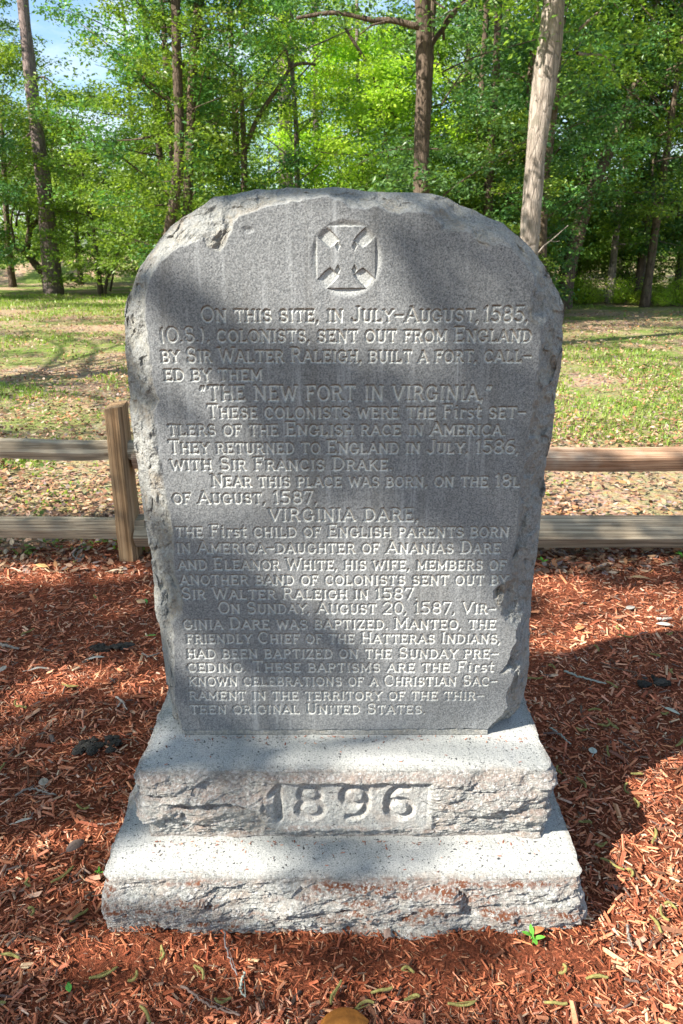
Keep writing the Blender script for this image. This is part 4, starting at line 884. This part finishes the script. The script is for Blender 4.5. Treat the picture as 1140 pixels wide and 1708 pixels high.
# distant wood that reads as one mass
rs = np.random.RandomState(71)
n = 1150; a = rs.uniform(-.62, .62, n); d = rs.uniform(58, 80, n); cen = np.stack([np.sin(a) * d, np.cos(a) * d, 0.4 + 8.5 * rs.uniform(0, 1, n) ** 1.25 * (.72 + .28 * np.sin(a * 23) * np.cos(a * 9))], -1)
V, F, T = leafcloud(cen, 60, .42, 2.4, .7, 72)
link('distant_wood', mesh('distant_wood', V, F, MAT['leaf_mid'], False, dict(tint=T)), label='far-off wood closing the view behind the mounds', cat='wood', kind='stuff')

# ------------------------------------------------------------------ shade trees (beside and behind the viewer): their crowns dapple the stone and the field
def Gp(p): return (p[0] + LA * p[2], p[1] + LB * p[2])
FACE = lambda px, py: Gp(at_y(px, py, YF)); GR = lambda px, py: Gp(at_z(px, py)); UPF = lambda px, py: Gp(at_y(px, py, Y_UP)); LOF = lambda px, py: Gp(at_y(px, py, Y_LOW))
UT = lambda px, py: Gp(at_z(px, py, Z_UP)); LT = lambda px, py: Gp(at_z(px, py, Z_LOW))
HOLES = [(FACE(430, 410), .15, .035, .95), (FACE(510, 490), .13, .03, .9), (FACE(620, 950), .17, .055, 1), (FACE(770, 1080), .16, .06, 1), (FACE(800, 1170), .12, .035, 1), (FACE(650, 1190), .2, .02, .8), (FACE(330, 815), .12, .035, .75), (FACE(235, 760), .06, .05, 1), (FACE(262, 1050), .05, .06, 1), (FACE(400, 335), .26, .018, 1), (FACE(232, 560), .05, .05, 1), (FACE(290, 380), .12, .03, 1),
 (UT(700, 1255), .24, .05, 1), (UT(560, 1240), .12, .04, .9), (UPF(640, 1345), .16, .05, 1), (UPF(490, 1345), .10, .035, .6), (UPF(830, 1330), .16, .05, 1), (LT(330, 1430), .18, .05, .9), (LT(860, 1430), .14, .05, 1), (LOF(300, 1510), .22, .045, .95), (LOF(560, 1520), .22, .03, .8), (LOF(850, 1500), .24, .045, 1), (UPF(300, 1345), .10, .03, .5),
 (GR(1130, 1440), .26, .24, 1), (GR(1040, 1560), .22, .14, 1), (GR(1120, 1620), .26, .18, 1), (GR(960, 1600), .12, .08, 1), (GR(900, 1640), .12, .05, .6), (GR(500, 1680), .4, .06, .8), (GR(300, 1630), .2, .05, .7), (GR(760, 1660), .2, .05, .8), (GR(60, 1140), .34, .09, 1), (GR(240, 1140), .16, .08, 1), (GR(50, 960), .34, .09, 1), (GR(160, 960), .2, .05, .7), (GR(60, 1430), .3, .12, .7), (GR(230, 1420), .1, .1, .6), (GR(190, 1600), .16, .05, .6),
 (GR(960, 1060), .36, .11, 1), (GR(1100, 1010), .40, .12, 1), (GR(930, 980), .15, .08, .8), (GR(120, 830), .55, .16, 1), (GR(150, 620), 1.7, .5, .9), (GR(60, 545), 2.5, .35, .7), (GR(1060, 800), 1.0, .8, 1), (GR(1060, 700), 2.2, 1.3, 1), (GR(1020, 640), 2.6, .5, 1), (GR(100, 500), 5, .8, .8), (GR(60, 670), .5, .2, .6), (GR(1080, 588), 2.4, .22, .9), (GR(1060, 556), 2.4, .28, .95), (GR(1000, 534), 3, .3, .8)]
rs = np.random.RandomState(101)
NC = 11000; gx = rs.uniform(-6.5, 9, NC); gy = rs.uniform(-.9, 19, NC); k = rs.uniform(0, 1, NC) < np.where((gx > -2.2) & (gx < 3.4) & (gy < 4.2), 1, .62); gx, gy = gx[k], gy[k]
xtra = 1500; gx = np.r_[gx, rs.uniform(-2.2, 3.4, xtra)]; gy = np.r_[gy, rs.uniform(-.9, 4.2, xtra)]
hgt = rs.uniform(5.2, 7.6, len(gx)) ; cen = np.stack([gx - LA * hgt, gy - LB * hgt, hgt], -1)
V, F, T = leafcloud(cen, 13, .10, .20, .6, 102, .55)
gc = V.reshape(-1, 4, 3).mean(1); Gx, Gy = gc[:, 0] + LA * gc[:, 2], gc[:, 1] + LB * gc[:, 2]
op = np.zeros(len(gc)); nzq = p2(Gx, Gy)
wob = .25 * fbm(nzq, 5, 2, 81)
for hi, (c_, rx, ry, s_) in enumerate(HOLES):
    if hi < 12: ry = ry * 1.9; rx = rx * 1.15; s_ = s_ ** .4
    q = np.hypot((Gx - c_[0]) / rx, (Gy - c_[1]) / ry) + wob; op = np.maximum(op, s_ ** .5 * sstep(1.6, .95, q))
op = np.maximum(op, .97 * sstep(.0, .14, fbm(nzq * np.array([.5, 1.3, 1]), 1.1, 3, 85)) * ((Gy > 3.9) | (np.abs(Gx - .5) > 2.6)))
el = np.arctan2(gc[:, 2] - CAM_H, np.hypot(gc[:, 0], gc[:, 1])); invisible = (gc[:, 1] < .3) | (np.abs(gc[:, 0]) > gc[:, 1] * .62) | (el > R(16.3))
keepL = (rs.uniform(0, 1, len(gc)) < (1 - op) ** 2.5) & invisible
tx = [(-6.9, -1.6), (-8.6, 6.2), (6.9, 6.4), (-3.4, -4.2)]
own = np.argmin(np.stack([np.hypot(gc[:, 0] - a, gc[:, 1] - b) for a, b in tx]), 0)
Vr = V.reshape(-1, 4, 3); Tr = T.reshape(-1, 4)
SL = ['large oak beside the viewer whose leaves dapple the headstone', 'large oak left of the field just outside the picture', 'large oak right of the field just outside the picture', 'large oak behind the viewer shading the mulch']
for k, (a, b) in enumerate(tx):
    sel = keepL & (own == k)
    if not sel.any(): continue
    o = empty('oak_tree', (a, b, 0), SL[k], 'tree'); vv = Vr[sel].reshape(-1, 3) - np.array([a, b, 0]); n = sel.sum(); kk = (np.arange(n) * 4)[:, None]
    link('crown', mesh('crown', vv, np.concatenate([kk + np.array([[0, 1, 2]]), kk + np.array([[0, 2, 3]])]), MAT['leaf_mid'], False, dict(tint=Tr[sel].ravel())), o)
    P = resample([(0, 0, -.1), (.1, .05, 2), (-.05, .1, 4), (.05, 0, 5.6)], 16); v_, f_ = tube(P, np.linspace(.34, .20, 16), 14, k, .15); link('trunk', mesh('trunk', v_, f_, MAT['dark_bark'], True), o)
    tb = []; cc = gc[sel]; pk = cc[np.random.RandomState(k).choice(len(cc), min(26, len(cc)), replace=False)]
    for e_ in pk:
        e_ = e_ - np.array([a, b, 0]); s0 = np.array([0, 0, 3.6 + 1.8 * random.random()]); mid_ = s0 * .45 + e_ * .55 + np.array([0, 0, .7]); tb.append(tube(resample([s0, mid_, e_], 10), np.linspace(.045, .008, 10), 6, cap=False))
    v_, f_ = join(tb); link('branches', mesh('branches', v_, f_, MAT['dark_bark'], True), o)

# ================================================================== things lying on the mulch
def gz(x, y): return float(mulch_z(np.array([x]), np.array([y]))[0])
def local(pts, lift):
    q = [at_z(*p) for p in pts]; c = q[0]; z = gz(c[0], c[1]) + lift
    return (c[0], c[1], z), np.array([(a[0] - c[0], a[1] - c[1], gz(a[0], a[1]) + lift - z) for a in q])
def twig(pts, rad, col, label, fork=None, lift=.018, seed=0):
    loc, P = local(pts, lift); Q = resample(P, 22, .0016, seed); V, F = tube(Q, np.linspace(rad, rad * .55, 22), 7, seed, .25); parts = [(V, F)]
    if fork is not None:
        _, PF = local([pts[0]] + fork, lift); PF = PF[1:]; parts.append(tube(resample(PF, 10, .001, seed + 1), np.linspace(rad * .6, rad * .3, 10), 6, seed, .2))
    V, F = join(parts); col = np.array(col) * (1 + .35 * fbm(V, 90, 3, seed)[:, None]); link('twig', mesh('twig', V, F, MAT['debris'], True, None, col), loc=loc, label=label, cat='twig')
GREY, BRN, PALE, LICH = (.26, .23, .20), (.13, .085, .06), (.55, .49, .42), (.36, .40, .34)
twig([(374, 1568), (376, 1590), (385, 1615), (397, 1642)], .0022, (.20, .18, .18), 'thin dark curved twig in front of the lower plinth, left of centre')
twig([(408, 1638), (402, 1655), (404, 1668), (411, 1677)], .0030, LICH, 'short lichen-grey stick below the thin dark curved twig')
twig([(303, 1658), (328, 1674), (350, 1692), (376, 1700), (402, 1710)], .0030, (.24, .17, .14), 'long forked brown twig at the bottom edge of the picture', fork=[(328, 1674), (322, 1684), (318, 1694)])
twig([(28, 1340), (40, 1332), (55, 1327), (74, 1331), (96, 1336)], .0036, GREY, 'grey forked stick beside the oval leaf left of the plinth', fork=[(50, 1328), (60, 1322)])
twig([(940, 1129), (964, 1139), (988, 1146), (1010, 1152)], .0042, LICH, 'straight pale lichen-covered stick in the shade right of the headstone')
twig([(916, 1225), (934, 1236), (951, 1253)], .0034, LICH, 'short grey-blue stick touching the right end of the upper plinth')
twig([(1094, 1043), (1106, 1042), (1119, 1039)], .0065, PALE, 'thick bleached stick in the sunny mulch by the right edge')
twig([(-6, 1086), (14, 1090), (34, 1094)], .0075, GREY, 'thick grey stick entering at the left edge of the picture')
twig([(238, 1104), (250, 1108), (268, 1102)], .0036, GREY, 'small curved grey stick close to the left edge of the headstone')
twig([(195, 1177), (206, 1184), (198, 1193)], .0036, PALE, 'crooked pale stick in the lit mulch left of the upper plinth', fork=[(206, 1184), (214, 1198)])
twig([(143, 908), (126, 924), (123, 932), (128, 942)], .0060, GREY, 'bent grey stick lying under the left fence rails')
twig([(165, 1386), (180, 1386), (197, 1382)], .0018, GREY, 'fine straight twig just left of the lower plinth')
twig([(46, 1582), (62, 1583), (81, 1590)], .0024, BRN, 'thin brown twig in the dim mulch at lower left')
twig([(1042, 1560), (1048, 1590), (1052, 1600)], .0036, GREY, 'short upright-lying stick in the sunny chips at lower right')
twig([(1000, 1118), (1025, 1126), (1060, 1135)], .0030, BRN, 'long thin brown twig running towards the black bark clump')
twig([(440, 1700), (432, 1680), (424, 1668)], .0024, BRN, 'thin reddish twig left of the orange leaf')

def leaf_mesh(L_, W_, col, curl, seed, vein=True):
    nu, nv = 15, 7; rs = random.Random(seed); V = []; Cc = []
    for i in range(nu):
        t_ = i / (nu - 1); w_ = W_ / 2 * math.sin(math.pi * min(1, t_ ** .85 * .985 + .01)) ** .75
        for j in range(nv):
            q = (j / (nv - 1)) * 2 - 1; V.append(((t_ - .5) * L_, q * w_, curl * L_ * (.25 - (t_ - .5) ** 2) * 1.6 - curl * .9 * w_ * q * q + .06 * W_ * abs(q)))
            k = (.72 if vein and abs(q) < .2 else 1) * (1 - .12 * abs(math.sin(t_ * 26 + abs(q) * 4))); Cc.append([c_ * k for c_ in col])
    F = [[i * nv + j, (i + 1) * nv + j, (i + 1) * nv + j + 1, i * nv + j + 1] for i in range(nu - 1) for j in range(nv - 1)]
    V = np.array(V); V[:, 2] += .004 * fbm(V, 40, 2, seed)
    n = len(V); st_, sf = tube(np.array([(-L_ * .5, 0, .001), (-L_ * .6, .002, .0), (-L_ * .70, .005, -.004)]), [.0012, .001, .0012], 5)
    return mesh('leaf', np.vstack([V, st_]), np.vstack([np.array(F), sf + n]), MAT['litter'], True, None, np.vstack([np.array(Cc), np.tile(col, (len(st_), 1))]))
def leaf(px, py, L_, W_, ang, col, label, curl=.25, tilt=(0, 0), lift=.020, name='fallen_leaf'):
    c_ = at_z(px, py); o = link(name, leaf_mesh(L_, W_, col, curl, int(px)), loc=(c_[0], c_[1], gz(c_[0], c_[1]) + lift), label=label, cat='leaf'); o.rotation_euler = (tilt[0], tilt[1], R(ang))
leaf(75, 1317, .040, .028, 120, (.36, .31, .25), 'dull tan oval leaf lying left of the upper plinth')
leaf(128, 1424, .062, .028, 60, (.20, .15, .13), 'dark curled brown leaf left of the lower plinth', .5, (.3, .2))
leaf(42, 1381, .050, .010, 25, (.62, .54, .44), 'narrow bleached leaf sliver near the left edge')
leaf(118, 1665, .024, .013, -60, (.10, .34, .06), 'small fresh green leaf at lower left', .2)
leaf(987, 1266, .036, .026, 80, (.46, .50, .44), 'pale grey-green oval leaf in the shade right of the upper plinth')
leaf(1119, 1200, .056, .018, -50, (.50, .52, .42), 'pale pointed leaf in the shade at the right edge')
leaf(1051, 1022, .055, .030, 30, (.42, .40, .36), 'grey leaf in the sunny mulch right of the headstone')
leaf(1067, 974, .095, .028, -15, (.44, .30, .16), 'long tan leaf behind the grey leaf on the right')
leaf(966, 1056, .048, .034, 40, (.52, .28, .12), 'orange-tan leaf lying right of the headstone')
leaf(236, 1015, .052, .032, 150, (.62, .40, .22), 'tan leaf beside the left edge of the headstone')
leaf(245, 1013, .036, .012, 120, (.12, .38, .08), 'small green leaf touching the tan leaf left of the headstone', .3)
leaf(163, 1112, .062, .016, 12, (.56, .54, .46), 'pale narrow leaf just below the black clump on the left')
leaf(66, 1131, .080, .014, 14, (.58, .54, .46), 'long whitish leaf left of the black clump')
leaf(9, 1130, .038, .022, 90, (.50, .44, .36), 'small pale leaf at the very left edge')
leaf(71, 956, .075, .035, 160, (.60, .38, .16), 'yellow-tan leaf in the light patch below the left rails')
leaf(646, 1576, .030, .016, 70, (.28, .20, .17), 'small grey-brown leaf at the foot of the lower plinth')
leaf(1105, 1052, .060, .028, 175, (.66, .62, .54), 'broad whitish leaf in the sunny mulch at right')
leaf(255, 1072, .042, .010, 8, (.16, .36, .08), 'thin green blade beside the left edge of the headstone', .2)
leaf(196, 962, .080, .018, 15, (.52, .44, .32), 'narrow tan leaf in front of the fence post')
leaf(574, 1730, .105, .062, 8, (.50, .19, .035), 'large glossy orange-brown leaf at the bottom edge of the picture', .55, (.0, 0), .022)
leaf(893, 1580, .040, .020, 20, (.52, .22, .09), 'orange-brown leaf beside the green sprout')

def sprout(px, py, n, L_, label, seed, cols=(.13, .40, .05)):
    c_ = at_z(px, py); o = empty('sprout', (c_[0], c_[1], gz(c_[0], c_[1]) + .008), label, 'seedling'); rr = random.Random(seed)
    V, F = tube(np.array([(0, 0, -.01), (.001, 0, .008), (0, .001, .018)]), [.0012, .001, .0008], 6); link('stem', mesh('stem', V, F, MAT['debris'], True, None, np.tile(cols, (len(V), 1))), o)
    me = leaf_mesh(L_, L_ * .42, cols, .2, seed)
    for k in range(n):
        l_ = link('leaf', me, o, loc=(0, 0, .016)); a = 6.28 * k / n + rr.uniform(-.3, .3); l_.location = (math.cos(a) * L_ * .55, math.sin(a) * L_ * .55, .018 + .004 * k % .01); l_.rotation_euler = (0, -.35, a)
sprout(886, 1592, 4, .026, 'bright green seedling in the sunny chips at lower right', 3)
sprout(168, 1471, 3, .013, 'tiny green seedling against the left end of the lower plinth', 4)
sprout(1136, 938, 4, .04, 'green seedling under the right fence rail at the picture edge', 5)
sprout(905, 945, 4, .03, 'small seedling beside the right edge of the headstone below the rail', 6)

def clump(px, py, sx_, sy_, h_, label, seed):
    c_ = at_z(px, py); rs = np.random.RandomState(seed); parts = []
    o = empty('bark_clump', (c_[0], c_[1], gz(c_[0], c_[1]) + .006), label, 'rotten bark')
    sx_ *= 1.25; sy_ *= 1.5; h_ *= 1.1
    for k in range(16):
        n, m_ = 14, 9; th_ = np.linspace(0, 2 * np.pi, n, endpoint=False); ph = np.linspace(.05, np.pi - .05, m_)
        D = np.stack([np.outer(np.sin(ph), np.cos(th_)), np.outer(np.sin(ph), np.sin(th_)), np.outer(np.cos(ph), 1 + 0 * th_)], -1).reshape(-1, 3)
        D = D * (1 + .75 * fbm(D + k * 3 + seed, 2.4, 4, seed))[:, None]; ctr = np.array([rs.uniform(-.8, .8) * sx_, rs.uniform(-.6, .6) * sy_, rs.uniform(0, .4) * h_])
        V = D * np.array([sx_, sy_, h_]) * rs.uniform(.10, .32) * rs.uniform(.6, 1.4, 3) + ctr; i = np.arange(m_ - 1)[:, None] * n; j = np.arange(n)[None]; F = np.stack([i + j, i + (j + 1) % n, i + n + (j + 1) % n, i + n + j], -1).reshape(-1, 4)
        link('bark_flake', mesh('bark_flake', V, F, MAT['debris'], False, None, np.tile(np.array([.035, .032, .027]) * rs.uniform(.6, 2.0), (len(V), 1))), o)
clump(188, 1090, .075, .030, .030, 'black rotten bark clump in the shade left of the headstone', 3)
clump(165, 1256, .062, .040, .026, 'black rotten bark clump left of the upper plinth', 8)
clump(1087, 1146, .052, .035, .030, 'black rotten bark clump in the monument shadow on the right', 13)

# catkins: beaded yellow-green strands
def catkin_mesh(L_, bend, seed):
    rs = np.random.RandomState(seed); n = 40; t_ = np.linspace(0, 1, n); a = np.cumsum(bend * np.sin(t_ * 3 + seed) / n * 3); P = np.stack([np.cumsum(np.cos(a)), np.cumsum(np.sin(a)), 0 * a], -1) * L_ / n; P[:, 2] = .002 * np.sin(t_ * 7 + seed)
    V, F = tube(P, .0023 + .0015 * np.abs(np.sin(np.arange(n) * 1.5)) * np.sin(t_ * 3.0 + .1) ** .5, 7, seed, .3)
    return mesh('catkin', V, F, MAT['debris'], False, None, np.array([.24, .22, .075]) * (1 + .4 * fbm(V, 300, 2, seed))[:, None])
CM = [catkin_mesh(l_, b_, k) for k, (l_, b_) in enumerate([(.05, .7), (.04, 1.1), (.065, -.6), (.035, -1.0), (.05, .3)])]
CP = [(240, 1322), (262, 1376), (88, 1490), (52, 1520 - 40), (150, 1560 - 30), (130, 1352), (268, 1618), (150, 1648), (215, 1650), (235, 1690), (340, 1648), (360, 1680), (570, 1650), (690, 1640), (655, 1662), (625, 1690), (700, 1680), (745, 1690), (930, 1640), (945, 1690), (975, 1330), (990, 1425), (1040, 1470), (1050, 1480), (1080, 1545), (1100, 1530), (985, 1390), (1085, 1425), (1125, 1535), (975, 1650), (1045, 1320), (1070, 1310), (905, 1140), (925, 1125), (980, 1195), (995, 1220), (960, 1225), (1010, 1210), (1120, 1130), (1030, 1160), (1100, 1110), (1030, 1052), (1055, 1075), (1110, 1068), (10, 1285), (30, 1120 + 60), (45, 1195), (105, 1155), (55, 1545), (5, 1610), (15, 1690), (160, 1010), (60, 1060), (130, 945), (990, 1085), (1060, 1365), (930, 1290), (1125, 1260), (1100, 1200), (1015, 1275)]
rr = random.Random(44)
for k, (px, py) in enumerate(CP):
    c_ = at_z(px, py); o = link('catkin', CM[k % 5], loc=(c_[0], c_[1], gz(c_[0], c_[1]) + .019), label='beaded yellow-green oak catkin fallen on the red mulch', cat='catkin', group='oak catkins scattered on the mulch'); o.rotation_euler = (rr.uniform(-.1, .1), rr.uniform(-.1, .1), rr.uniform(0, 6.28))

# crumbs of mulch blown onto the ledges
rs = np.random.RandomState(909); n = 260
side = rs.uniform(0, 1, n) < .5
cx = rs.uniform(-.46, .48, n); cyv = np.where(side, YF - rs.exponential(.02, n), Y_UP - .004 - rs.exponential(.03, n)); cyv = np.where(side, np.maximum(cyv, Y_UP + .02), np.maximum(cyv, Y_LOW + .02)); cyv = np.where(side, np.minimum(cyv, YF - .004), np.minimum(cyv, Y_UP - .012))
cz = np.where(side, Z_UP, Z_LOW) + .0015; cl = rs.uniform(.002, .009, n)
V, F, Cc = chips(n, cx, cyv, cz, cl, cl * .4, pick(RED, [10, 20, 20, 10, 20, 8, 4, 8], n, rs), cl * .12, .1, 8)
link('mulch_crumbs', mesh('mulch_crumbs', V, F, MAT['chips'], False, None, Cc), label='tiny crumbs of red mulch lying on the plinth ledges', cat='mulch crumbs', kind='stuff')
